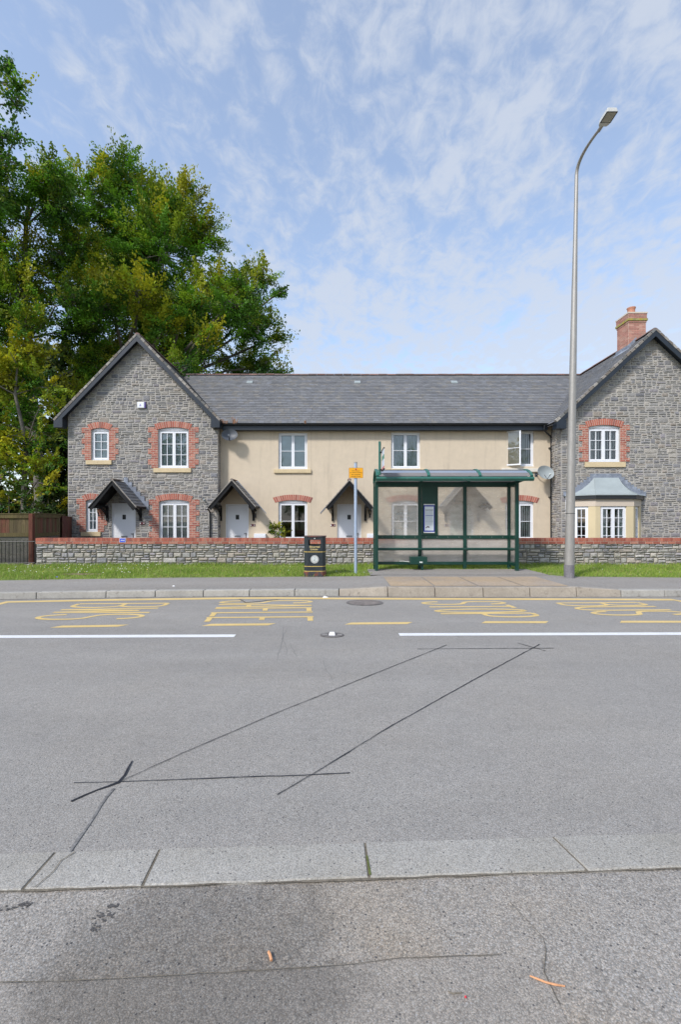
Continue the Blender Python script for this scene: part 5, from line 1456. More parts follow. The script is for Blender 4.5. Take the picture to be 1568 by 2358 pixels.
# satellite dishes
def dish(x, z, D, rad, m, label, tilt, side):
    t = thing('satellite_dish', label, 'satellite dish', (x + side * 0.3, D, z), 'satellite dishes on the rendered houses')
    c = V((x, D - 0.38, z)); ax = V((tilt[0], -1, tilt[1])).normalized()
    r1 = ax.cross(V((0, 0, 1))).normalized(); r2 = r1.cross(ax).normalized()
    mb = MB(); rings = []
    for k in range(7):
        q = k / 6; rings.append(mb.pts([c + ax * (0.11 * q * q * rad / 0.35) + (r1 * math.cos(2 * math.pi * i / 28) * rad + r2 * math.sin(2 * math.pi * i / 28) * rad * 0.80) * q for i in range(28)]))
    for k in range(7):
        q = 1 - k / 6 * 0.999; rings.append(mb.pts([c - ax * 0.012 + ax * (0.11 * q * q * rad / 0.35) + (r1 * math.cos(2 * math.pi * i / 28) * rad + r2 * math.sin(2 * math.pi * i / 28) * rad * 0.80) * q for i in range(28)]))
    for a, b in zip(rings, rings[1:]):
        for i in range(28): mb.face((a + i, a + (i + 1) % 28, b + (i + 1) % 28, b + i))
    mb.build('reflector', M[m], t, smooth=True)
    mb = MB(); bot = c - r2 * rad * 0.78 + ax * 0.1; foc = c + ax * 0.36 - r2 * rad * 0.55
    if (c - r2).z > (c + r2).z: bot = c + r2 * rad * 0.78 + ax * 0.1; foc = c + ax * 0.36 + r2 * rad * 0.55
    mb.tube([c - ax * 0.03, bot, foc], 0.012, 6); mb.build('arm', M['black'], t)
    mb = MB(); mb.tube([foc, foc - ax * 0.03 + V((0, 0, 0.03)), foc - ax * 0.09 + V((0, 0, 0.05))], [0.03, 0.032, 0.022], 10); mb.build('receiver', M['badge'] if m == 'dish_grey' else M['dish_grey'], t)
    mb = MB(); mb.tube([(x + side * 0.3, D, z - 0.02), (x + side * 0.3, D - 0.18, z - 0.02), c - ax * 0.03], 0.02, 8); mb.box(x + side * 0.3 - 0.06, x + side * 0.3 + 0.06, D - 0.015, D, z - 0.1, z + 0.06)
    mb.build('wall_mount', M['dish_dark'], t)
dish(WX(534, DC) , WZ(1007, DC) , DC, 0.335, 'dish_dark', 'dark grey satellite dish high on the cream wall beside the left stone house', (0.12, 0.30), -0.3)
dish(WX(1252, DC) - 0.15, WZ(1092, DC), DC, 0.385, 'dish_grey', 'pale grey satellite dish on the cream wall beside the right downpipe', (0.22, 0.34), -0.6)

# ------------------------------------------------------------------ boundary wall
WYF, WT = 13.76, 0.24
WX0, WX1 = -9.22, 12.6
bw = thing('boundary_wall', 'low grey stone wall with red brick coping in front of the houses', 'wall', (1.7, WYF, 0.15))
FW = frame((0, WYF, 0))
mb = MB(); mb.box(WX0 + 0.01, WX1, WYF + 0.001, WYF + WT, 0.05, 0.80); mb.build('core', M['dark_mortar'], bw)
mb = MB(); rw = random.Random(21)
stonework(mb, FW, WX0, WX1, 0.10, 0.795, [], rw, depth=0.03, joint=0.006, k=1.30, warm=0.01, band=(0.10, 0.19), wid=(0.12, 0.32))
FWs = frame((WX0, WYF + WT, 0), (0, -1, 0), (-1, 0, 0)); stonework(mb, FWs, 0, WT, 0.10, 0.795, [], rw, depth=0.02)
mb.build('stonework', M['stone_wall'], bw)
mb = MB(); mb.m = 1; mb.box(WX0 - 0.005, WX1, WYF - 0.028, WYF + WT + 0.01, 0.795, 0.966); mb.m = 0
FW2 = frame((0, WYF - 0.028, 0))
x = WX0 - 0.005
while x < WX1:
    add_brick(mb, FW2, x + 0.005, x + 0.220, 0.800, 0.862, 0.006, rw, 0.95); x += 0.225
x = WX0 - 0.005
while x < WX1:
    zj = rw.uniform(-0.002, 0.002); mb.col = brick_col(rw, 0.95)
    mb.box(x + 0.004, x + 0.071, WYF - 0.036, WYF + WT + 0.016, 0.872, 0.974 + zj); x += 0.075
mb.build('coping', [M['brick'], M['lime']], bw)
# blue notice on the coping
x, z = WX(282, WYF - 0.05), WZ(1243.5, WYF - 0.05)
t = thing('blue_notice', 'small blue notice fixed to the brick coping in front of the left door', 'sign', (x, WYF - 0.04, z)); F_ = frame((x, WYF - 0.040, z))
mb = MB(); mb.fbox(F_, -0.095, 0.095, -0.065, 0.065, 0.0, 0.006); mb.build('rim', M['litter'], t)
mb = MB(); mb.fbox(F_, -0.085, 0.085, -0.055, 0.055, 0.006, 0.009); mb.build('board', M['bluesign'], t)
mb = MB(); 
for i, (uu, s_) in enumerate(((-0.05, 0.014), (-0.02, 0.014), (0.01, 0.014), (0.04, 0.014))): mb.fbox(F_, uu, uu + 0.022, -0.012, 0.010, 0.009, 0.011)
mb.build('lettering', M['litter'], t)

# ------------------------------------------------------------------ left fences
rf = random.Random(31)
def post(mb, x, y, z0, z1, w=0.10):
    mb.box(x - w / 2, x + w / 2, y - w / 2, y + w / 2, z0, z1)
fen = thing('timber_fence', 'weathered reddish brown close board fence beyond the railings', 'fence', (-11.3, 14.4, 0.15))
def panel(parent, A, B, z0, z1, name='fence_panel', red=1.0):
    mb = MB(); A, B = V(A), V(B); d = (B - A); n = int(d.length / 0.11); U = d.normalized(); Nn = V((U.y, -U.x, 0)); F_ = frame(A, U, Nn); L = d.length
    for k in range(n):
        q = rf.uniform(0.6, 1.2)
        mb.col = tuple(x * q for x in rf.choice(((0.16, 0.055, 0.035), (0.13, 0.06, 0.035), (0.12, 0.09, 0.045), (0.18, 0.075, 0.05))))
        mb.fbox(F_, L * k / n + 0.002, L * (k + 1) / n - 0.002, z0, z1, -0.012 + rf.uniform(0, 0.006), 0.004 + rf.uniform(0, 0.006))
    mb.col = (0.11, 0.085, 0.035)
    mb.fbox(F_, 0, L, z1 - 0.02, z1 + 0.10, 0.0, 0.045); mb.fbox(F_, 0, L, z1 + 0.10, z1 + 0.13, -0.04, 0.06); mb.fbox(F_, 0, L, z0 - 0.02, z0 + 0.10, 0.0, 0.045)
    mb.build(name, M['wood'], parent)
pz0, pz1 = 1.03, 1.60
for i in range(4):
    panel(fen, (-10.05 - 1.8 * i, 14.45 - 0.30 * i, 0), (-10.05 - 1.8 * (i + 1) + 0.1, 14.45 - 0.30 * (i + 1), 0), pz0, pz1) if False else None
# main run towards the left (nearer), panel right of the post going back to the house
def fx(xd, D): return WX(xd, D)
A = V((fx(76, 14.35), 14.35, 0))
pL = [V((A.x, 14.35, 0)), V((A.x - 1.85, 14.0, 0)), V((A.x - 3.7, 13.65, 0)), V((A.x - 5.55, 13.3, 0))]
for a, b in zip(pL, pL[1:]):
    panel(fen, b, a, 1.02, 1.60)
B1, B2 = V((fx(135, 16.6), 16.6, 0)), V((-11.45, 18.9, 0))
panel(fen, A, B1, 1.0, 1.62)
panel(fen, B1, V((-10.6, 17.4, 0)), 0.2, 1.62)
panel(fen, V((-10.6, 17.4, 0)), V((-9.9, 19.0, 0)), 0.2, 1.62) if False else None
mb = MB(); mb.col = (0.13, 0.04, 0.025); post(mb, A.x, A.y - 0.06, 0.1, 1.72, 0.12); mb.build('post', M['wood'], fen)
for q in pL[1:]:
    mb = MB(); mb.col = (0.13, 0.045, 0.03); post(mb, q.x, q.y - 0.06, 0.1, 1.70, 0.12); mb.build('post', M['wood'], fen)
mb = MB(); mb.col = (0.14, 0.10, 0.06); post(mb, B1.x, B1.y - 0.05, 0.1, 1.66, 0.10); mb.build('post', M['wood'], fen)
# solid dark boards closing the gap to the house
mb = MB()
C0, C1 = V((B1.x + 0.05, 16.7, 0)), V((xl0 + 0.05, DL + 0.2, 0))
Lc = (C1 - C0).length; F_ = frame(C0, C1 - C0, ((C1 - C0).y, -(C1 - C0).x, 0)); n = int(Lc / 0.12)
for k in range(n):
    q_ = rf.uniform(0.7, 1.1); mb.col = tuple(c * q_ for c in (0.10, 0.022, 0.018)); mb.fbox(F_, Lc * k / n + 0.002, Lc * (k + 1) / n - 0.002, 0.2, 1.68, 0, 0.02)
mb.build('gate_boards', M['wood'], fen)
# concrete boards below the timber and black railings in front
mb = MB()
for a, b in zip(pL, pL[1:]):
    F_ = frame(b, a - b, ((a - b).y, -(a - b).x, 0)); L = (a - b).length
    for z in (0.15, 0.44, 0.73): mb.fbox(F_, 0, L, z + 0.003, z + 0.284, -0.02, 0.02)
F_ = frame(A, B1 - A, ((B1 - A).y, -(B1 - A).x, 0)); L = (B1 - A).length
mb.fbox(F_, 0, L, 0.15, 0.98, -0.02, 0.02)
mb.build('concrete_boards', M['gravelboard'], fen)
rl = thing('railings', 'black vertical bar railings in front of the timber fence', 'railings', (-11, 13.95, 0.15))
mb = MB(); r0, r1 = V((-9.42, 13.98, 0)), V((-14.8, 13.0, 0)); d = r1 - r0; n = int(d.length / 0.10)
for k in range(n + 1):
    p = r0 + d * (k / n); mb.tube([(p.x, p.y, 0.10), (p.x, p.y, 0.90)], 0.009, 6)
mb.build('bars', M['black'], rl)
for z in (0.86, 0.20):
    mb = MB(); mb.tube([r0 + V((0, 0, z)), r1 + V((0, 0, z))], 0.014, 6); mb.build('rail', M['black'], rl)
# pale stones at the foot of the railings
mb = MB()
for k in range(34):
    p = r0 + d * rf.random() * 0.5; q = rf.uniform(0.02, 0.05); q_ = rf.uniform(0.7, 1.2); mb.col = tuple(c * q_ for c in (0.33, 0.30, 0.27))
    c = (p.x, p.y - rf.uniform(0, 0.12), 0.16)
    mb.hexa([(c[0] + math.cos(a) * q, c[1] + math.sin(a) * q, c[2] - 0.02) for a in (0, 1.2, 2.4, 3.6, 5)], [(c[0] + math.cos(a) * q * 0.7, c[1] + math.sin(a) * q * 0.7, c[2] + q * 0.7) for a in (0, 1.2, 2.4, 3.6, 5)])
o = mb.build('rubble', M['stone'], None, base=(-10.5, 13.9, 0.15)); tag(o, 'pale stones scattered along the foot of the railings', kind='stuff')

# ------------------------------------------------------------------ bus shelter
FD, BD = 11.9, 12.46
ZB = 0.185
sh = thing('bus_shelter', 'dark green framed bus shelter with scuffed panels and a curved roof', 'bus shelter', (2.8, 12.2, ZB))
Xl, Xr = 0.945, 4.625
X2, X3 = 2.175, 3.41
def bar(name, x0, x1, y0, y1, z0, z1, m='green', parent=None, bevel=0.006):
    mb = MB(); mb.box(x0, x1, y0, y1, z0, z1); return mb.build(name, M[m], parent or sh, bevel=bevel)
pw = 0.042
for x in (Xl, Xr):
    bar('post', x - pw, x + pw, FD - pw, FD + pw, ZB - 0.03, 2.52)
    bar('post', x - pw, x + pw, BD - pw, BD + pw, 0.12, 2.56)
for x in (X2, X3): bar('post', x - pw * 1.1, x + pw * 1.1, BD - pw, BD + pw, 0.12, 2.56)
rails = [(Xl + pw, X2 - pw * 1.1), (X2 + pw * 1.1, X3 - pw * 1.1), (X3 + pw * 1.1, Xr - pw)]
for a, b in rails:
    bar('rail', a, b, BD - 0.03, BD + 0.03, 2.42, 2.53)
    bar('rail', a, b, BD - 0.035, BD + 0.03, 1.0, 1.10)
    bar('rail', a, b, BD - 0.03, BD + 0.03, 0.295, 0.375)
for x in (Xl, Xr):
    for z0, z1 in ((2.42, 2.50), (1.0, 1.10), (0.295, 0.375)):
        bar('side_rail', x - 0.026, x + 0.026, FD + pw, BD - pw, z0, z1)
def pane(F_, u0, u1, z0, z1, m):
    mb = MB(); mb.fbox(F_, u0, u1, z0, z1, -0.003, 0.003); mb.build('glazing', M[m], sh)
FB = frame((0, BD, 0))
for i, (a, b) in enumerate(rails):
    pane(FB, a, b, 1.10, 2.42, 'pane'); pane(FB, a, b, 0.375, 1.0, 'pane_low')
for x in (Xl, Xr):
    Fs = frame((x, FD, 0), (0, 1, 0), (-1, 0, 0)); pane(Fs, pw, BD - FD - pw, 1.10, 2.42, 'pane_side'); pane(Fs, pw, BD - FD - pw, 0.375, 1.0, 'pane_side')
# barrel roof
RY0, RY1 = 11.42, 12.52
arc = [(12.52, 2.53), (12.49, 2.61), (12.40, 2.71), (12.25, 2.79), (12.05, 2.83), (11.85, 2.825), (11.68, 2.78), (11.54, 2.71), (11.45, 2.62)]
rx0, rx1 = 0.93, 4.83
def arcstrip(x0, x1, off, name, m, th_=0.012, parent=None, smooth=True):
    mb = MB()
    P = [V((0, y, z)) for y, z in arc]; n = len(P)
    nr = []
    for i in range(n):
        t = (P[min(i + 1, n - 1)] - P[max(i - 1, 0)]).normalized(); q = V((0, t.z, -t.y)); q = q if q.z > 0 or (i == 0) else q
        nr.append(V((0, t.z, -t.y)))
    for i in range(n - 1):
        a, b = P[i] + nr[i] * off, P[i + 1] + nr[i + 1] * off; c, d = P[i] + nr[i] * (off + th_), P[i + 1] + nr[i + 1] * (off + th_)
        mb.hexa([(x0, a.y, a.z), (x1, a.y, a.z), (x1, b.y, b.z), (x0, b.y, b.z)], [(x0, c.y, c.z), (x1, c.y, c.z), (x1, d.y, d.z), (x0, d.y, d.z)])
    return mb.build(name, m, parent or sh)
bays = [rx0, rx0 + 1.3, rx0 + 2.6, rx1]
for a, b in zip(bays, bays[1:]): arcstrip(a + 0.03, b - 0.03, -0.004, 'roof_panel', M['roofpane'], 0.008)
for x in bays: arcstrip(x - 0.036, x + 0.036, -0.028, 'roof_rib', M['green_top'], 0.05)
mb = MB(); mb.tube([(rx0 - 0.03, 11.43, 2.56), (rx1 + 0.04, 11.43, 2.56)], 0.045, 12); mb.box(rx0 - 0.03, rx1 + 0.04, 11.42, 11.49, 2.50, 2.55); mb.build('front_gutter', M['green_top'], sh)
bar('back_gutter', rx0 - 0.02, rx1 - 0.1, 12.47, 12.56, 2.50, 2.56)
for x in (Xl, Xr):
    y0 = FD if x in (Xl, Xr) else BD
    mb = MB(); mb.hexa([(x - 0.02, BD, 2.44), (x + 0.02, BD, 2.44), (x + 0.02, 11.45, 2.50), (x - 0.02, 11.45, 2.50)], [(x - 0.02, BD, 2.52), (x + 0.02, BD, 2.52), (x + 0.02, 11.45, 2.56), (x - 0.02, 11.45, 2.56)]); mb.build('roof_arm', M['green'], sh)
# end infill under the arch
for x in (rx0, rx1 - 0.12):
    mb = MB(); P = [(x + 0.02, y, z - 0.03) for y, z in arc]; mb.poly(P + [(x + 0.02, 11.45, 2.56), (x + 0.02, 12.5, 2.5)][:2]); mb.build('end_panel', M['pane_side'], sh)
# perch bench
mb = MB(); mb.tube([(Xl + 0.05, 12.2, 0.735), (Xr + 0.03, 12.2, 0.735)], 0.036, 10)
mb.box(Xl + 0.05, Xr + 0.03, 12.22, 12.30, 0.75, 0.768)
bench = mb.build('perch_bench', M['green'], sh)
for x in (Xl + 0.02, X2, X3, Xr - 0.02):
    mb = MB(); mb.box(x - 0.02, x + 0.02, 12.2, BD, 0.69, 0.73); mb.build('bracket', M['green'], bench)
# notice panel, timetable
FPn = frame((0, BD - 0.045, 0))
mb = MB(); mb.fbox(FPn, X2 + pw * 1.1, 2.665, 1.10, 2.43, 0, 0.012)
np_ = mb.build('notice_panel', M['green'], sh)
tx0, tx1, tz0, tz1 = WX(976, 12.38), WX(1000.5, 12.38), WZ(1227, 12.38), WZ(1160, 12.38)
tt = thing('timetable_case', 'blue framed timetable case on the green panel of the bus shelter', 'timetable', ((tx0 + tx1) / 2, 12.38, tz0))
FT = frame((0, 12.40, 0))
mb = MB(); mb.fbox(FT, tx0, tx1, tz0 + 0.03, tz1 - 0.03, 0.0, 0.03); mb.build('frame', M['blue'], tt)
mb = MB(); mb.fbox(FT, tx0 - 0.005, tx1 + 0.005, tz0, tz0 + 0.035, 0.0, 0.036); mb.fbox(FT, tx0 - 0.005, tx1 + 0.005, tz1 - 0.035, tz1, 0.0, 0.036); mb.build('end_caps', M['badge'], tt, bevel=0.008)
mb = MB(); mb.fbox(FT, tx0 + 0.022, tx1 - 0.022, tz0 + 0.07, tz1 - 0.07, 0.030, 0.033); sheet_ = mb.build('timetable_sheet', M['paper'], tt)
mb = MB(); W_ = tx1 - tx0; H_ = tz1 - tz0
for z in (tz1 - 0.17,): mb.fbox(FT, tx0 + 0.04, tx1 - 0.04, z, z + 0.012, 0.0331, 0.0345)
for fr in (0.355, 0.05): pass
mb.build('heading_line', M['ink'], sheet_)
mb = MB(); z = tz1 - H_ * 0.41; mb.fbox(FT, tx0 + 0.04, tx1 - 0.04, z, z + 0.013, 0.0331, 0.0345); mb.build('blue_line', M['blue'], sheet_)
mb = MB(); z = tz1 - H_ * 0.60; mb.fbox(FT, tx0 + 0.04, tx1 - 0.04, z, z + 0.010, 0.0331, 0.0345)
rt = random.Random(2)
for blk in ((0.22, 0.40), (0.43, 0.59), (0.62, 0.74)):
    zz_ = tz1 - H_ * blk[0]
    while zz_ > tz1 - H_ * blk[1]:
        for c in range(6):
            u0_ = tx0 + 0.045 + c * (W_ - 0.09) / 6; mb.fbox(FT, u0_, u0_ + (W_ - 0.09) / 6 * rt.uniform(0.5, 0.8), zz_ - 0.005, zz_, 0.0331, 0.0342)
        zz_ -= 0.014
mb.build('timetable_print', M['greyink'], sheet_)
mb = MB(); cxm, czm = tx0 + 0.105, tz0 + H_ * 0.185
for k in range(26):
    a_, r_ = rt.uniform(0.3, 3.4), rt.uniform(0.02, 0.06)
    mb.fbox(FT, cxm + math.cos(a_) * r_ - 0.008, cxm + math.cos(a_) * r_ + 0.008, czm + math.sin(a_) * r_ * 0.7 - 0.006, czm + math.sin(a_) * r_ * 0.7 + 0.006, 0.0331, 0.0340 + k * 1e-5)
mb.build('printed_picture', mat('picture_ink', (0.09, 0.05, 0.06), vars=((30, 0.5),), bump=None), sheet_)
# electrical box low on the shelter
mb = MB(); mb.box(1.845, 2.295, 11.98, 12.22, 0.345, 0.545); bxo = mb.build('equipment_box', M['green'], sh, bevel=0.01)
mb = MB(); mb.box(2.085, 2.165, 11.972, 11.9795, 0.385, 0.42); mb.build('label', M['badge'], bxo)
bar('box_stalk', X2 - 0.03, X2 + 0.03, 12.04, 12.12, 0.15, 0.345)
mb = MB(); mb.tube([(1.84, 12.1, 0.40), (1.70, 12.15, 0.415), (1.60, 12.25, 0.41)], 0.008, 6); mb.build('cable', M['badge'], bxo)
# bolts
for x in [Xl + 0.2 + i * 0.36 for i in range(10)]:
    pass
mb = MB()
for i in range(12):
    x = Xl + 0.2 + i * 0.3
    mb.tube([(x, BD - 0.036, 1.05), (x, BD - 0.042, 1.05)], 0.008, 6)
mb.build('rail_bolts', M['badge2'], sh)
# bus stop flag on its pole
fl = thing('bus_stop_flag', 'green pole with bus stop flag seen edge on above the shelter roof', 'bus stop sign', (1.0, 11.5, 2.55))
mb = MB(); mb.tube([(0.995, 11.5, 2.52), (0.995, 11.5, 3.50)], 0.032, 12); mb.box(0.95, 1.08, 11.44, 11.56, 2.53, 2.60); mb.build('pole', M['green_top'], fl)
bands = [(3.24, 3.10, (0.62, 0.66, 0.72)), (3.10, 2.99, (0.10, 0.28, 0.22)), (2.99, 2.82, (0.62, 0.66, 0.75)), (2.82, 2.76, (0.55, 0.16, 0.18))]
mb = MB()
for a, b, c in bands: mb.col = c; mb.box(1.045, 1.056, 10.93, 11.45, b, a)
mb.build('sign_plate', mat('flag_print', attr=True, rough=0.4, vars=(), bump=None), fl)
mb = MB(); mb.box(1.035, 1.068, 10.92, 11.46, 3.24, 3.262); mb.box(1.035, 1.068, 10.92, 11.46, 2.735, 2.758); mb.box(0.99, 1.05, 11.46, 11.50, 3.20, 3.24); mb.box(0.99, 1.05, 11.46, 11.50, 2.76, 2.80); mb.build('sign_bracket', M['black'], fl)

# ------------------------------------------------------------------ litter bin
bxc, byc = WX(725.5, 11.15), 11.2
bn = thing('litter_bin', 'black street litter bin with gold bands and rusty base', 'litter bin', (bxc, byc, 0.14))
w2, dp = 0.258, 0.25
def octo(w, d, c): return [(-w + c, -d), (w - c, -d), (w, -d + c), (w, d - c), (w - c, d), (-w + c, d), (-w, d - c), (-w, -d + c)]
def obody(mb, w, d, c, z0, z1, cap=True):
    P = octo(w, d, c); mb.hexa([(bxc + x, byc + y, z0) for x, y in P], [(bxc + x, byc + y, z1) for x, y in P])
slot = (-0.145, 0.145, 0.905, 1.035)
mb = MB()   # body shell with a see-through slot
P = octo(w2, dp, 0.07)
for i in range(8):
    a, b = P[i], P[(i + 1) % 8]
    if i in (0, 4):
        F_ = frame((bxc, byc - dp, 0)) if i == 0 else frame((bxc, byc + dp, 0), (1, 0, 0), (0, 1, 0))
        h_ = [slot]; wall_sheet(mb, F_, -w2 + 0.07, w2 - 0.07, 0.26, 1.105, h_); reveals(mb, F_, h_, 0.03)
    else:
        mb.poly([(bxc + a[0], byc + a[1], 0.26), (bxc + b[0], byc + b[1], 0.26), (bxc + b[0], byc + b[1], 1.105), (bxc + a[0], byc + a[1], 1.105)])
mb.poly([(bxc + x, byc + y, 0.80) for x, y in octo(w2 - 0.005, dp - 0.005, 0.07)])
mb.build('body', M['bin'], bn)
mb = MB(); obody(mb, w2 + 0.012, dp + 0.012, 0.075, 0.13, 0.262); mb.build('base', M['binrust'], bn, bevel=0.008)
mb = MB(); obody(mb, w2 + 0.014, dp + 0.014, 0.075, 1.10, 1.125); mb.build('top', M['binrust'], bn, bevel=0.006)
for z in (0.735, 0.385, 0.268):
    mb = MB(); obody(mb, w2 + 0.003, dp + 0.003, 0.0705, z, z + 0.018); mb.build('gold_band', M['gold'], bn)
Fb = frame((bxc, byc - dp, 0))
mb = MB()
put_text(mb, 'Sbwriel', lambda u, v, w: Fb(-0.125 + u * 0.25, 0.845 + v * 0.045, 0.004), bold=0.02)
put_text(mb, 'Litter', lambda u, v, w: Fb(-0.10 + u * 0.185, 0.785 + v * 0.045, 0.004), bold=0.02)
mb.build('lettering', mat('gold_letter', (0.62, 0.50, 0.22), rough=0.5, vars=(), bump=None), bn)
mb = MB(); P = [(math.cos(a * math.pi / 14) * 0.1, 0.565 + math.sin(a * math.pi / 14) * 0.1) for a in range(28)]; mb.fprism(Fb, P, 0, 0.003); bd = mb.build('badge', M['badge2'], bn)
mb = MB(); P = [(math.cos(a * math.pi / 14) * 0.068, 0.568 + math.sin(a * math.pi / 14) * 0.068) for a in range(28)]; mb.fprism(Fb, P, 0.003, 0.005); mb.build('badge_centre', M['badge'], bd)
mb = MB()
for k in range(9):
    a0, a1 = math.radians(-150 + k * 30), math.radians(-150 + (k + 1) * 30)
    mb.poly([Fb(math.cos(a0) * 0.020, 0.588 + math.sin(a0) * 0.022, 0.0062), Fb(math.cos(a1) * 0.020, 0.588 + math.sin(a1) * 0.022, 0.0062), Fb(math.cos(a1) * 0.026, 0.588 + math.sin(a1) * 0.029, 0.0062), Fb(math.cos(a0) * 0.026, 0.588 + math.sin(a0) * 0.029, 0.0062)])
mb.poly([Fb(-0.03, 0.535, 0.0062), Fb(0.0, 0.522, 0.0062), Fb(0.028, 0.522, 0.0062), Fb(0.028, 0.532, 0.0062), Fb(0.0, 0.534, 0.0062), Fb(-0.028, 0.547, 0.0062)])
mb.build('badge_mark', mat('badge_ink', (0.16, 0.18, 0.2), vars=(), bump=None), bd)
mb = MB(); mb.tube([Fb(0, 1.068, 0), Fb(0, 1.068, 0.008)], 0.014, 10); mb.build('lock', M['badge'], bn)

# ------------------------------------------------------------------ sign post
sx, sy = WX(818.8, 11.55), 11.55
sg_ = thing('bus_clearway_sign', 'amber bilingual no stopping sign on a grey post in the grass', 'road sign', (sx, sy, 0.15))
mb = MB(); mb.tube([(sx, sy, 0.1), (sx, sy, 2.955)], 0.038, 16); mb.build('post', M['steel_blue'], sg_, smooth=True)
mb = MB(); mb.tube([(sx, sy, 2.955), (sx, sy, 2.985)], 0.041, 16); mb.build('cap', M['steel'], sg_, smooth=True)
Fs = frame((sx + 0.008, sy - 0.045, 0)); z0s, z1s = WZ(1100.4, 11.5), WZ(1076.8, 11.5)
hw_ = 0.180
def rrect(w, z0, z1, r, n=4):
    P = []
    for cx0, cz0, s in ((w - r, z0 + r, -90), (w - r, z1 - r, 0), (-w + r, z1 - r, 90), (-w + r, z0 + r, 180)):
        for k in range(n + 1):
            a = math.radians(s + 90 * k / n); P.append((cx0 + math.cos(a) * r, cz0 + math.sin(a) * r))
    return P
mb = MB(); mb.fprism(Fs, rrect(hw_, z0s, z1s, 0.018), 0.0, 0.004); rim = mb.build('sign_plate', mat('sign_rim', (0.33, 0.17, 0.03), rough=0.4, vars=(), bump=None), sg_)
mb = MB(); mb.fprism(Fs, rrect(hw_ - 0.008, z0s + 0.008, z1s - 0.008, 0.012), 0.004, 0.0055); mb.build('sign_face', M['orange'], rim)
mb = MB(); H = z1s - z0s
for txt, zc, ww in (('Dim stopio', 0.635, 0.20), ('ac eithrio bysiau', 0.465, 0.31), ('No stopping', 0.27, 0.235), ('except buses', 0.095, 0.25)):
    put_text(mb, txt, lambda u, v, w: Fs(-ww / 2 + u * ww, z0s + H * zc + v * 0.030, 0.007), bold=0.012)
mb.build('lettering', mat('sign_ink', (0.05, 0.03, 0.01), vars=(), bump=None), rim)
mb = MB(); P = [(math.cos(a * math.pi / 8) * 0.02, z1s - 0.042 + math.sin(a * math.pi / 8) * 0.02) for a in range(16)]; mb.fprism(Fs, P, 0.0056, 0.007); mb.build('red_disc', M['red'], rim)
mb = MB(); mb.box(sx - 0.05, sx + 0.05, sy - 0.044, sy + 0.045, z0s + 0.05, z0s + 0.07); mb.box(sx - 0.05, sx + 0.05, sy - 0.044, sy + 0.045, z1s - 0.07, z1s - 0.05); mb.build('clamp', M['steel'], sg_)

# ------------------------------------------------------------------ street lamp
lp = thing('street_lamp', 'tall galvanised street lamp with flat LED head over the road', 'street lamp', (5.39, 10.75, 0.15))
b0, tY = V((WX(1310.5, 10.75), 10.75, 0.12)), 10.75
top = V((WX(1327.5, tY), tY, WZ(405, tY)))
def lerp(a, b, t): return a + (b - a) * t
mb = MB(); path = []; rad = []
for t in np.linspace(0, 1, 22):
    path.append(lerp(b0, top, t)); z = path[-1].z
    rad.append(interp([(0, 0.112), (1.65, 0.100), (1.72, 0.098), (4.3, 0.083), (6.9, 0.062), (8.3, 0.046), (9.7, 0.039)], z))
mb.tube(path, rad, 24); col_ = mb.build('column', M['steel'], lp, smooth=True)
mb = MB(); dtop = (top - b0).normalized(); p0 = top
end = V((WX(1381, 9.72), 9.72, WZ(298, 9.72)))
ctrl = top + dtop * 0.42
pa = []; 
for k in range(13):
    t = k / 12; pa.append(p0 * (1 - t) ** 2 + ctrl * 2 * t * (1 - t) + end * t * t)
mb.tube(pa, [lerp(0.039, 0.028, k / 12) for k in range(13)], 16); mb.build('arm', M['steel'], lp, smooth=True)
hd = V((0, -1, 0.03)).normalized()
h0 = end - hd * 0.02
mb = MB(); e1 = h0 + hd * 0.16; mb.tube([h0 - hd * 0.03, e1], [0.036, 0.040], 14); mb.build('spigot', M['steel'], lp, smooth=True)
mb = MB()
hl = 0.36; q0 = h0 + hd * 0.12; q1 = q0 + hd * hl
def hp(a, s, up): return q0 + hd * (hl * a) + V((s, 0, 0)) + V((0, 0, up))
mb.hexa([hp(0, -0.085, -0.045), hp(0, 0.085, -0.045), hp(0.18, 0.115, -0.05), hp(1, 0.115, -0.05), hp(1, -0.115, -0.05), hp(0.18, -0.115, -0.05)],
        [hp(0.02, -0.06, 0.04), hp(0.02, 0.06, 0.04), hp(0.2, 0.095, 0.055), hp(0.97, 0.095, 0.045), hp(0.97, -0.095, 0.045), hp(0.2, -0.095, 0.055)])
head = mb.build('lamp_head', mat('lamp_head_grey', (0.55, 0.55, 0.52), rough=0.4, vars=((6, 0.05),), bump=None), lp, bevel=0.012)
mb = MB(); mb.hexa([hp(0.32, -0.09, -0.056), hp(0.32, 0.09, -0.056), hp(0.95, 0.09, -0.056), hp(0.95, -0.09, -0.056)], [hp(0.32, -0.09, -0.051), hp(0.32, 0.09, -0.051), hp(0.95, 0.09, -0.051), hp(0.95, -0.09, -0.051)]); mb.build('lens', M['lens'], head)
mb = MB(); 
for a, b, s in ((0.28, 0.32, 0.112), (0.95, 0.995, 0.112)): mb.hexa([hp(a, -s, -0.054), hp(a, s, -0.054), hp(b, s, -0.054), hp(b, -s, -0.054)], [hp(a, -s, -0.0505), hp(a, s, -0.0505), hp(b, s, -0.0505), hp(b, -s, -0.0505)])
for s in (-0.102, 0.102): mb.hexa([hp(0.32, s - 0.01, -0.054), hp(0.32, s + 0.01, -0.054), hp(0.95, s + 0.01, -0.054), hp(0.95, s - 0.01, -0.054)], [hp(0.32, s - 0.01, -0.0505), hp(0.32, s + 0.01, -0.0505), hp(0.95, s + 0.01, -0.0505), hp(0.95, s - 0.01, -0.0505)])
mb.build('lens_rim', mat('lamp_rim', (0.07, 0.075, 0.09), vars=(), bump=None), head)
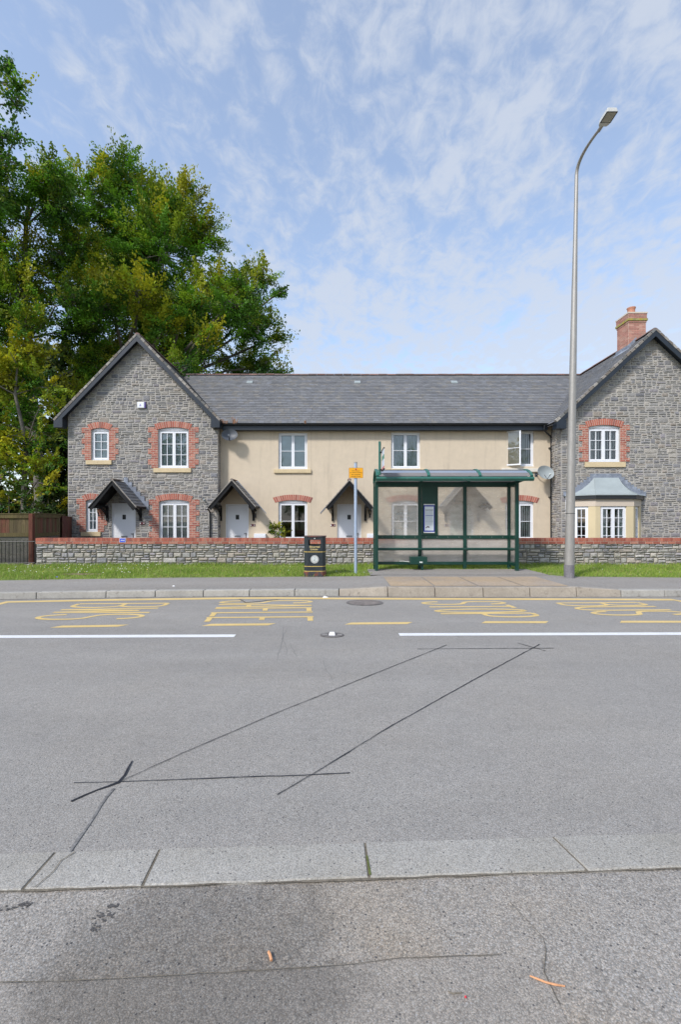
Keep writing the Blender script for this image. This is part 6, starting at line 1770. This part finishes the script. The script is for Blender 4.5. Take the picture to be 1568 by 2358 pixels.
mb = MB(); c = lerp(b0, top, (1.66 - 0.12) / (top.z - 0.12)); mb.lathe((c.x, c.y, c.z), [(0.1005, 0), (0.104, 0.003), (0.104, 0.010), (0.099, 0.013)], 24); mb.build('strap', M['gutter'], lp)
mb = MB(); mb.lathe((b0.x, b0.y, 0), [(0.115, 0.10), (0.1145, 0.44), (0.112, 0.455)], 24); mb.build('base_sleeve', mat('weathered_base', (0.20, 0.19, 0.20), rough=0.7, vars=((4, 0.2), (30, 0.2)), metal=0.2), lp, smooth=True)

# ------------------------------------------------------------------ loose bits
def bit(name, label, cat, P, r, m, grp=None):
    mb = MB(); mb.tube(P, r, 6); o = mb.build(name, m, None, base=P[0]); tag(o, label, cat, grp); return o
def gp(x, y, z=0.012): q = G(x, y); return V((q.x, q.y, z))
bit('bark_chip', 'short orange bark chip lying left of centre in the foreground', 'bark chip', [gp(618.5, 2199, 0.014), gp(622, 2208, 0.016), gp(625, 2219, 0.014)], 0.0048, M['stick'])
bit('twig', 'long peeled orange twig lying at the lower right', 'twig', [gp(1220, 2253, 0.0115), gp(1238, 2261, 0.0125), gp(1256, 2268, 0.012), gp(1277, 2274, 0.0125), gp(1301, 2277, 0.0115)], [0.0022, 0.0030, 0.0028, 0.0032, 0.0022], M['stick'])
bit('thin_twig', 'thin pale twig on the asphalt below centre right', 'twig', [gp(1032, 2289, 0.012), gp(1042, 2295, 0.013), gp(1065, 2293, 0.013)], 0.0018, M['crack'])
bit('red_scrap', 'tiny red plastic scrap on the asphalt', 'scrap', [gp(1070, 2302, 0.012), gp(1074, 2303, 0.013)], 0.003, mat('red_plastic', (0.6, 0.03, 0.05), vars=(), bump=None))
def crumple(x, y, z, s, label, name='paper_scrap', m='litter'):
    mb = MB(); rq = random.Random(int(x * 10))
    P = [(x + math.cos(a) * s * rq.uniform(0.7, 1.2), y + math.sin(a) * s * 0.6 * rq.uniform(0.7, 1.2)) for a in [k * 1.05 for k in range(6)]]
    mb.hexa([(a, b, z) for a, b in P], [(x + (a - x) * 0.5, y + (b - y) * 0.5, z + s * rq.uniform(0.35, 0.6)) for a, b in P])
    o = mb.build(name, M[m], None, base=(x, y, z)); tag(o, label, 'litter')
q = G(749, 1375.6); crumple(q.x, q.y, 0.004, 0.05, 'white scrap lying in the gutter right of the litter bin')
q = G(1432 * 0 + 823.2 + 1432 * 0.275, 980 + 1245 * 0.275, 0.16); crumple(q.x, q.y, 0.15, 0.04, 'white scrap at the grass edge right of the shelter')
q = G(400, 1349.5, 0.14); crumple(q.x, q.y, 0.142, 0.03, 'white scrap on the far footway left of the bin')
q = G(131, 1332, 0.15); crumple(q.x, q.y, 0.19, 0.03, 'tiny blue scrap in the grass on the left', m='bluesign')

# ------------------------------------------------------------------ vegetation
def leaf_quads(C, A, Nn, L, Wd):
    B = np.cross(Nn, A); B /= np.linalg.norm(B, axis=1, keepdims=True) + 1e-9
    a = A * (L / 2)[:, None]; b = B * (Wd / 2)[:, None]
    return np.stack([C - a, C + b - a * 0.1, C + a, C - b - a * 0.1], 1)
def unit(v): return v / (np.linalg.norm(v, axis=1, keepdims=True) + 1e-9)
def foliage(lobes, rg, sprays_per_m2=1.6, leaves=70, leaf=0.17, yellow=0.25, spread=0.75, flat=0.28, shell=0.35, cd=None, cl=None, cy=None):
    """lobes: list of (x,y,z,r). Flattened leafy sprays through each lobe."""
    VS, CS, SP = [], [], []
    cd = np.array(cd or (0.026, 0.088, 0.012)); cl = np.array(cl or (0.13, 0.31, 0.02)); cy = np.array(cy or (0.60, 0.52, 0.022))
    for (x, y, z, r) in lobes:
        ly = rg.normal(0, 0.16)
        ns = max(6, int(sprays_per_m2 * 4 * r * r))
        d = unit(rg.normal(size=(ns, 3))); rad = r * (shell + (1 - shell) * rg.random(ns)) ** 0.6
        c = np.array([x, y, z]) + d * rad[:, None] * np.array([1, 0.85, 0.92])
        SP.append((np.array([x, y, z]), c))
        k = leaves
        out = unit(d * np.array([1, 1, 0.75]) + np.array([0, 0, 0.22]) + rg.normal(size=(ns, 3)) * 0.25)
        up = unit(np.array([0, 0, 0.9]) + rg.normal(size=(ns, 3)) * 0.42 + d * 0.30)
        sd_ = unit(np.cross(out, up)); up = unit(np.cross(sd_, out))
        l1 = np.clip(rg.normal(size=(ns, k)) * 0.55, -1.0, 1.15); l2 = np.clip(rg.normal(size=(ns, k)), -2, 2) * 0.27 * np.clip(1.05 - 0.75 * l1, 0.12, 1.3); l3 = rg.normal(size=(ns, k)) * 0.32 * flat
        s = spread * rg.uniform(0.7, 1.25, ns)[:, None]
        droop = -0.12 * (l1 ** 2 + l2 ** 2)
        P = c[:, None, :] + out[:, None, :] * (l1 * s)[..., None] + sd_[:, None, :] * (l2 * s)[..., None] + up[:, None, :] * ((l3 + droop) * s)[..., None]
        P = P.reshape(-1, 3); m = len(P)
        A = unit(np.repeat(out, k, 0) + rg.normal(size=(m, 3)) * 0.6)
        Nn = unit(np.repeat(up, k, 0) + rg.normal(size=(m, 3)) * 0.24)
        L = leaf * rg.uniform(0.7, 1.3, m)
        VS.append(leaf_quads(P, A, Nn, L, L * rg.uniform(0.5, 0.72, m)))
        # real leaf colour: young growth at the top and tips of each bough is yellower
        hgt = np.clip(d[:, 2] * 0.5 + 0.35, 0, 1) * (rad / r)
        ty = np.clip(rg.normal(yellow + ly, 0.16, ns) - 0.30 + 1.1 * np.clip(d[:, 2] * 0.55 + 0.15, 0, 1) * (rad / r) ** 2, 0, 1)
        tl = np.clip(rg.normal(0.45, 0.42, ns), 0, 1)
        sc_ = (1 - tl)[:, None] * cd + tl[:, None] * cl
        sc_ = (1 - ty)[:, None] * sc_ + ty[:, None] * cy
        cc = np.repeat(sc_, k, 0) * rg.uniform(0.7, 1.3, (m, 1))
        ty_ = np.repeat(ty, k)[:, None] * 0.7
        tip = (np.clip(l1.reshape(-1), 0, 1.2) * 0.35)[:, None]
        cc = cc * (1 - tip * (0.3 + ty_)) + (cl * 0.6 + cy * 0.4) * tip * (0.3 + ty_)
        CS.append(cc)
    return np.concatenate(VS), np.concatenate(CS), SP
def make_tree(name, label, lobes, trunk, tr, rg, cat='tree', group=None, nbr=9, **kw):
    t = thing(name, label, cat, trunk[0], group)
    vs, cs, SP = foliage(lobes, rg, **kw)
    fast_mesh('crown', vs, 4, cs, M['leaf'], parent=t)
    mb = MB()
    n = len(trunk); mb.tube(trunk, [tr * (1 - 0.75 * i / (n - 1)) for i in range(n)], 12)
    T = [V(p) for p in trunk]
    for c0, sp in SP:
        c0 = V(c0)
        # leave the trunk below the lobe
        best = min(range(n), key=lambda i: abs(T[i].z - (c0.z - (c0 - T[i]).length * 0.45)))
        a = T[best]; mid = a.lerp(c0, 0.5) + V((rg.normal() * 0.3, rg.normal() * 0.3, 0.4 - 0.05 * (c0 - a).length))
        r0 = tr * 0.34 * (1 - 0.6 * best / n)
        pts = [a, a.lerp(mid, 0.55), mid, mid.lerp(c0, 0.5) + V((rg.normal() * .2, rg.normal() * .2, .15)), c0]
        mb.tube(pts, [r0, r0 * 0.8, r0 * 0.6, r0 * 0.45, r0 * 0.3], 7)
        for k in rg.choice(len(sp), min(nbr, len(sp)), replace=False):
            e = V(sp[k]); m = c0.lerp(e, 0.5) + V((rg.normal() * .15, rg.normal() * .15, rg.normal() * .15))
            mb.tube([c0, m, e], [r0 * 0.28, r0 * 0.2, 0.016], 5)
    mb.build('trunk', M['bark'], t, smooth=True)
    return t
def LB(x, y, r, D, dy=0.0):
    q = W(x, y, D); return (q.x, D + dy, q.z, r / FPX * D)
rg = np.random.default_rng(12)
D1 = 31.0
lob = [(300, 436, 56), (385, 458, 56), (240, 490, 80), (430, 520, 72), (340, 520, 105), (478, 575, 52), (270, 620, 115), (400, 625, 115), (500, 650, 62), (560, 690, 55), (615, 690, 34), (643, 668, 18),
       (500, 735, 85), (590, 770, 50), (640, 778, 24), (400, 770, 105), (612, 845, 45), (540, 840, 80), (285, 760, 120), (440, 860, 90), (645, 848, 20), (300, 880, 100), (200, 560, 90), (535, 600, 26)]
l1 = []
for i, (x, y, r) in enumerate(lob):
    l1.append(LB(x, y, r * 0.93, D1, (rg.random() - 0.5) * 5))
for (x, y, r) in ((330, 690, 58), (300, 665, 40), (440, 705, 50), (540, 700, 48), (470, 790, 36), (420, 850, 36), (560, 650, 36), (380, 745, 40), (240, 700, 55)):   # nearer boughs
    l1.append(LB(x, y, r, D1 - 6.5, (rg.random() - 0.5) * 1))
tx = WX(330, D1)
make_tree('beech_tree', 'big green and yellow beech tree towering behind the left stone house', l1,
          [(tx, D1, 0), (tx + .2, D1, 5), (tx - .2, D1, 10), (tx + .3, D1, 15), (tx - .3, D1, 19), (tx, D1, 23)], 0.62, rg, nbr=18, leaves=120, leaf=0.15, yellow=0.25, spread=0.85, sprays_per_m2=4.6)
D2 = 25.0
lob = [(20, 450, 50), (70, 440, 48), (120, 452, 42), (180, 452, 38), (150, 480, 60), (60, 480, 72), (0, 520, 70), (120, 560, 72), (40, 600, 80), (180, 560, 40), (150, 650, 66), (60, 700, 80), (-40, 650, 90), (140, 740, 60), (20, 790, 66), (170, 810, 52), (100, 840, 50), (-40, 800, 80), (200, 720, 36), (150, 890, 40), (0, 890, 40), (60, 930, 30), (120, 970, 34), (60, 860, 42), (110, 780, 44), (10, 940, 36), (150, 1000, 30), (40, 1000, 34), (0, 700, 50), (30, 740, 46)]
l2 = [LB(x, y, r * 0.95, D2, (rg.random() - 0.5) * 4) for x, y, r in lob]
tk = [W(95, 1240, D2), W(92, 1150, D2), W(84, 1000, D2), W(75, 900, D2), W(64, 780, D2), W(55, 650, D2), W(60, 520, D2), W(70, 430, D2)]
tk[0].z = 0
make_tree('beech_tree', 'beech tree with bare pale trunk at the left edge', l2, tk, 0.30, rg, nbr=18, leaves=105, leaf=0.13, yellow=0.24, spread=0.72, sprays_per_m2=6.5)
D3 = 19.0
lob = [(-10, 160, 34), (22, 150, 15), (38, 195, 14), (16, 215, 22), (-30, 230, 60), (5, 285, 24), (-20, 330, 40), (20, 335, 14), (-90, 260, 80), (-110, 380, 90), (-160, 300, 100), (-70, 480, 70), (-170, 480, 110), (-150, 150, 80), (12, 365, 14)]
l3 = [LB(x, y, r, D3, (rg.random() - 0.5) * 1.5) for x, y, r in lob]
bx3 = WX(-150, D3)
make_tree('overhanging_tree', 'tree mostly out of view, dark leafy branch tips at the upper left corner', l3, [(bx3, D3, 0), (bx3 - .1, D3, 5), (bx3 + .1, D3, 10), (bx3, D3, 15), (bx3 + .2, D3, 19)], 0.35, rg, leaves=55, leaf=0.13, yellow=0.10, spread=0.55, sprays_per_m2=2.4)
D4 = 20.5
lob = [(20, 840, 34), (60, 865, 36), (105, 890, 28), (10, 885, 34), (130, 935, 22), (45, 920, 26), (20, 1010, 34), (70, 1025, 26), (115, 1000, 24), (30, 1060, 38), (95, 1075, 34), (-20, 980, 40), (-30, 880, 40), (140, 1060, 18), (130, 1120, 20)]
l4 = [LB(x, y, r, D4, (rg.random() - 0.5) * 1.2) for x, y, r in lob]
bx4 = WX(40, D4)
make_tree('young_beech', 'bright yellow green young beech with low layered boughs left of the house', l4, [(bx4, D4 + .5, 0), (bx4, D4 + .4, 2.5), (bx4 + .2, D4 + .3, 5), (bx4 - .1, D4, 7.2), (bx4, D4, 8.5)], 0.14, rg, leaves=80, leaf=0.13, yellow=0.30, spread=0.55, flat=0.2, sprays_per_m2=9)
# shrubs beyond the fence
def shrub(name, label, lobes, rgx, cat='shrub', flowers=0, **kw):
    b = lobes[0]
    t = thing(name, label, cat, (b[0], b[1], 0.14))
    vs, cs, SP = foliage(lobes, rgx, **kw)
    fast_mesh('foliage', vs, 4, cs, M['leaf'], parent=t)
    mb = MB()
    for c0, sp in SP:
        mb.tube([(b[0] + rgx.normal() * 0.1, b[1] + rgx.normal() * 0.1, 0.14), V(c0)], [0.03, 0.012], 5)
        for k in rgx.choice(len(sp), min(5, len(sp)), replace=False): mb.tube([V(c0), V(sp[k])], [0.012, 0.005], 4)
    mb.build('stems', M['bark'], t)
    if flowers:
        sp = np.concatenate([s for _, s in SP]); sp = sp[np.argsort(-(sp[:, 2] - sp[:, 1] * 0.5))][:flowers * 3]; sp = sp[rgx.choice(len(sp), min(flowers, len(sp)), replace=False)]
        P = np.repeat(sp, 16, 0) + rgx.normal(size=(len(sp) * 16, 3)) * 0.055 + np.array([0, -0.25, 0.05]); m = len(P)
        fv = leaf_quads(P, unit(rgx.normal(size=(m, 3))), unit(rgx.normal(size=(m, 3)) + np.array([0, -1, 0.6])), np.full(m, 0.07), np.full(m, 0.05))
        fast_mesh('blossom', fv, 4, np.tile(np.array([[0.62, 0.33, 0.40]]), (m, 1)) * rgx.uniform(0.7, 1.15, (m, 1)), M['leaf'], parent=t)
    return t
D5 = 17.6
shrub('rhododendron', 'glossy green shrub with pink blossom over the left fence', [LB(x, y, r, D5, 0) for x, y, r in ((20, 1110, 42), (-30, 1080, 55), (50, 1150, 34), (0, 1160, 40), (75, 1160, 26))], rg, flowers=7, leaves=42, leaf=0.12, yellow=0.15, spread=0.36, sprays_per_m2=5, cl=(0.08, 0.16, 0.02))
shrub('dark_shrub', 'dark broad leaved shrub against the left wall of the stone house', [LB(x, y, r, 20.5, 0) for x, y, r in ((120, 1160, 40), (150, 1120, 34), (90, 1170, 34), (145, 1175, 32), (110, 1130, 24))], rg, leaves=40, leaf=0.19, yellow=0.0, spread=0.45, sprays_per_m2=4, cd=(0.015, 0.04, 0.008), cl=(0.05, 0.10, 0.02))
# far wood closing the view low down
lw = []
for x in range(-500, 330, 62):
    for y in (1205, 1160, 1080, 1000, 920, 850):
        lw.append(LB(x + rg.uniform(-15, 15), y + rg.uniform(-12, 12), 52, 36.0, rg.uniform(-2, 2)))
vs, cs, _ = foliage(lw, rg, leaves=80, leaf=0.36, yellow=0.02, spread=1.1, sprays_per_m2=1.8, cd=(0.012, 0.028, 0.006), cl=(0.035, 0.07, 0.014))
o = fast_mesh('far_wood', vs, 4, cs, M['leaf'], base=(-14, 36, 0)); tag(o, 'dark undergrowth of the wood behind the fence', kind='stuff')
# garden shrub behind the wall
shrub('garden_shrub', 'small bright green shrub behind the wall under the cream house window', [LB(x, y, r, 17.6, 0) for x, y, r in ((650, 1225, 13), (641, 1238, 15), (655, 1238, 12), (628, 1222, 8), (640, 1210, 7), (624, 1212, 4))], rg, leaves=24, leaf=0.085, yellow=0.30, spread=0.16, sprays_per_m2=24, cd=(0.05, 0.10, 0.02), cl=(0.12, 0.22, 0.04))
# dry weeds in the gutter
mb = MB(); rq = random.Random(9)
for xd, hh in ((515, 0.2), (522, 0.14), (540, 0.3), (543, 0.25), (704, 0.14)):
    x = WX(xd, 19.1); 
    for k in range(5):
        a = x + rq.uniform(-0.05, 0.05); t_ = (a + rq.uniform(-0.08, 0.08), 19.08 + rq.uniform(-0.04, 0.04), 5.58 + hh * rq.uniform(0.5, 1)); mb.col = (0.42, 0.20, 0.10)
        mb.tube([(a, 19.08, 5.56), t_], [0.006, 0.012], 4)
o = mb.build('gutter_weeds', mat('dry_weed', (0.36, 0.18, 0.09), vars=((20, 0.3),), bump=None), None, base=(WX(530, 19.1), 19.08, 5.57)); tag(o, 'dry brown weeds growing out of the roof gutter', kind='stuff')

# trees on the camera's side of the road: reflected in windows, seen only as reflections
rg2 = np.random.default_rng(77)
lobs = [(-24 + i * 0, -26, 6 + 0, 4) for i in range(1)]
def simple_tree(x, y, h, r, label, lf=0.35, spm=0.8, grp=None, lv=40):
    lobes = [(x, y, h * 0.75, r * 0.7), (x + r * 0.45, y, h * 0.62, r * 0.55), (x - r * 0.45, y, h * 0.6, r * 0.55), (x, y + r * 0.3, h * 0.5, r * 0.5), (x + 0.1, y, h * 0.9, r * 0.4)]
    return make_tree('roadside_tree', label, lobes, [(x, y, 0), (x, y, h * 0.3), (x + .1, y, h * 0.6), (x, y, h * 0.85)], 0.03 * h, rg2, group=grp, leaves=lv, leaf=lf, sprays_per_m2=spm, nbr=4, spread=r * 0.22)
t0 = simple_tree(-12, -34, 12, 5.5, 'tree behind the camera on the near side of the road', grp='trees across the road')
for k, (x, y) in enumerate(((1, -27), (12, -24), (24, -27), (-21, -13), (-50, -46), (-36, -48), (-22, -47), (-8, -49), (36, -46), (50, -48))):
    c = copy_tree(t0); c.location = (x, y, 0); c.rotation_euler = (0, 0, 1.3 * k); c['label'] = 'tree behind the camera on the near side of the road'; c.scale = (0.7, 0.7, 0.62) if y < -40 else (1, 1, 1)
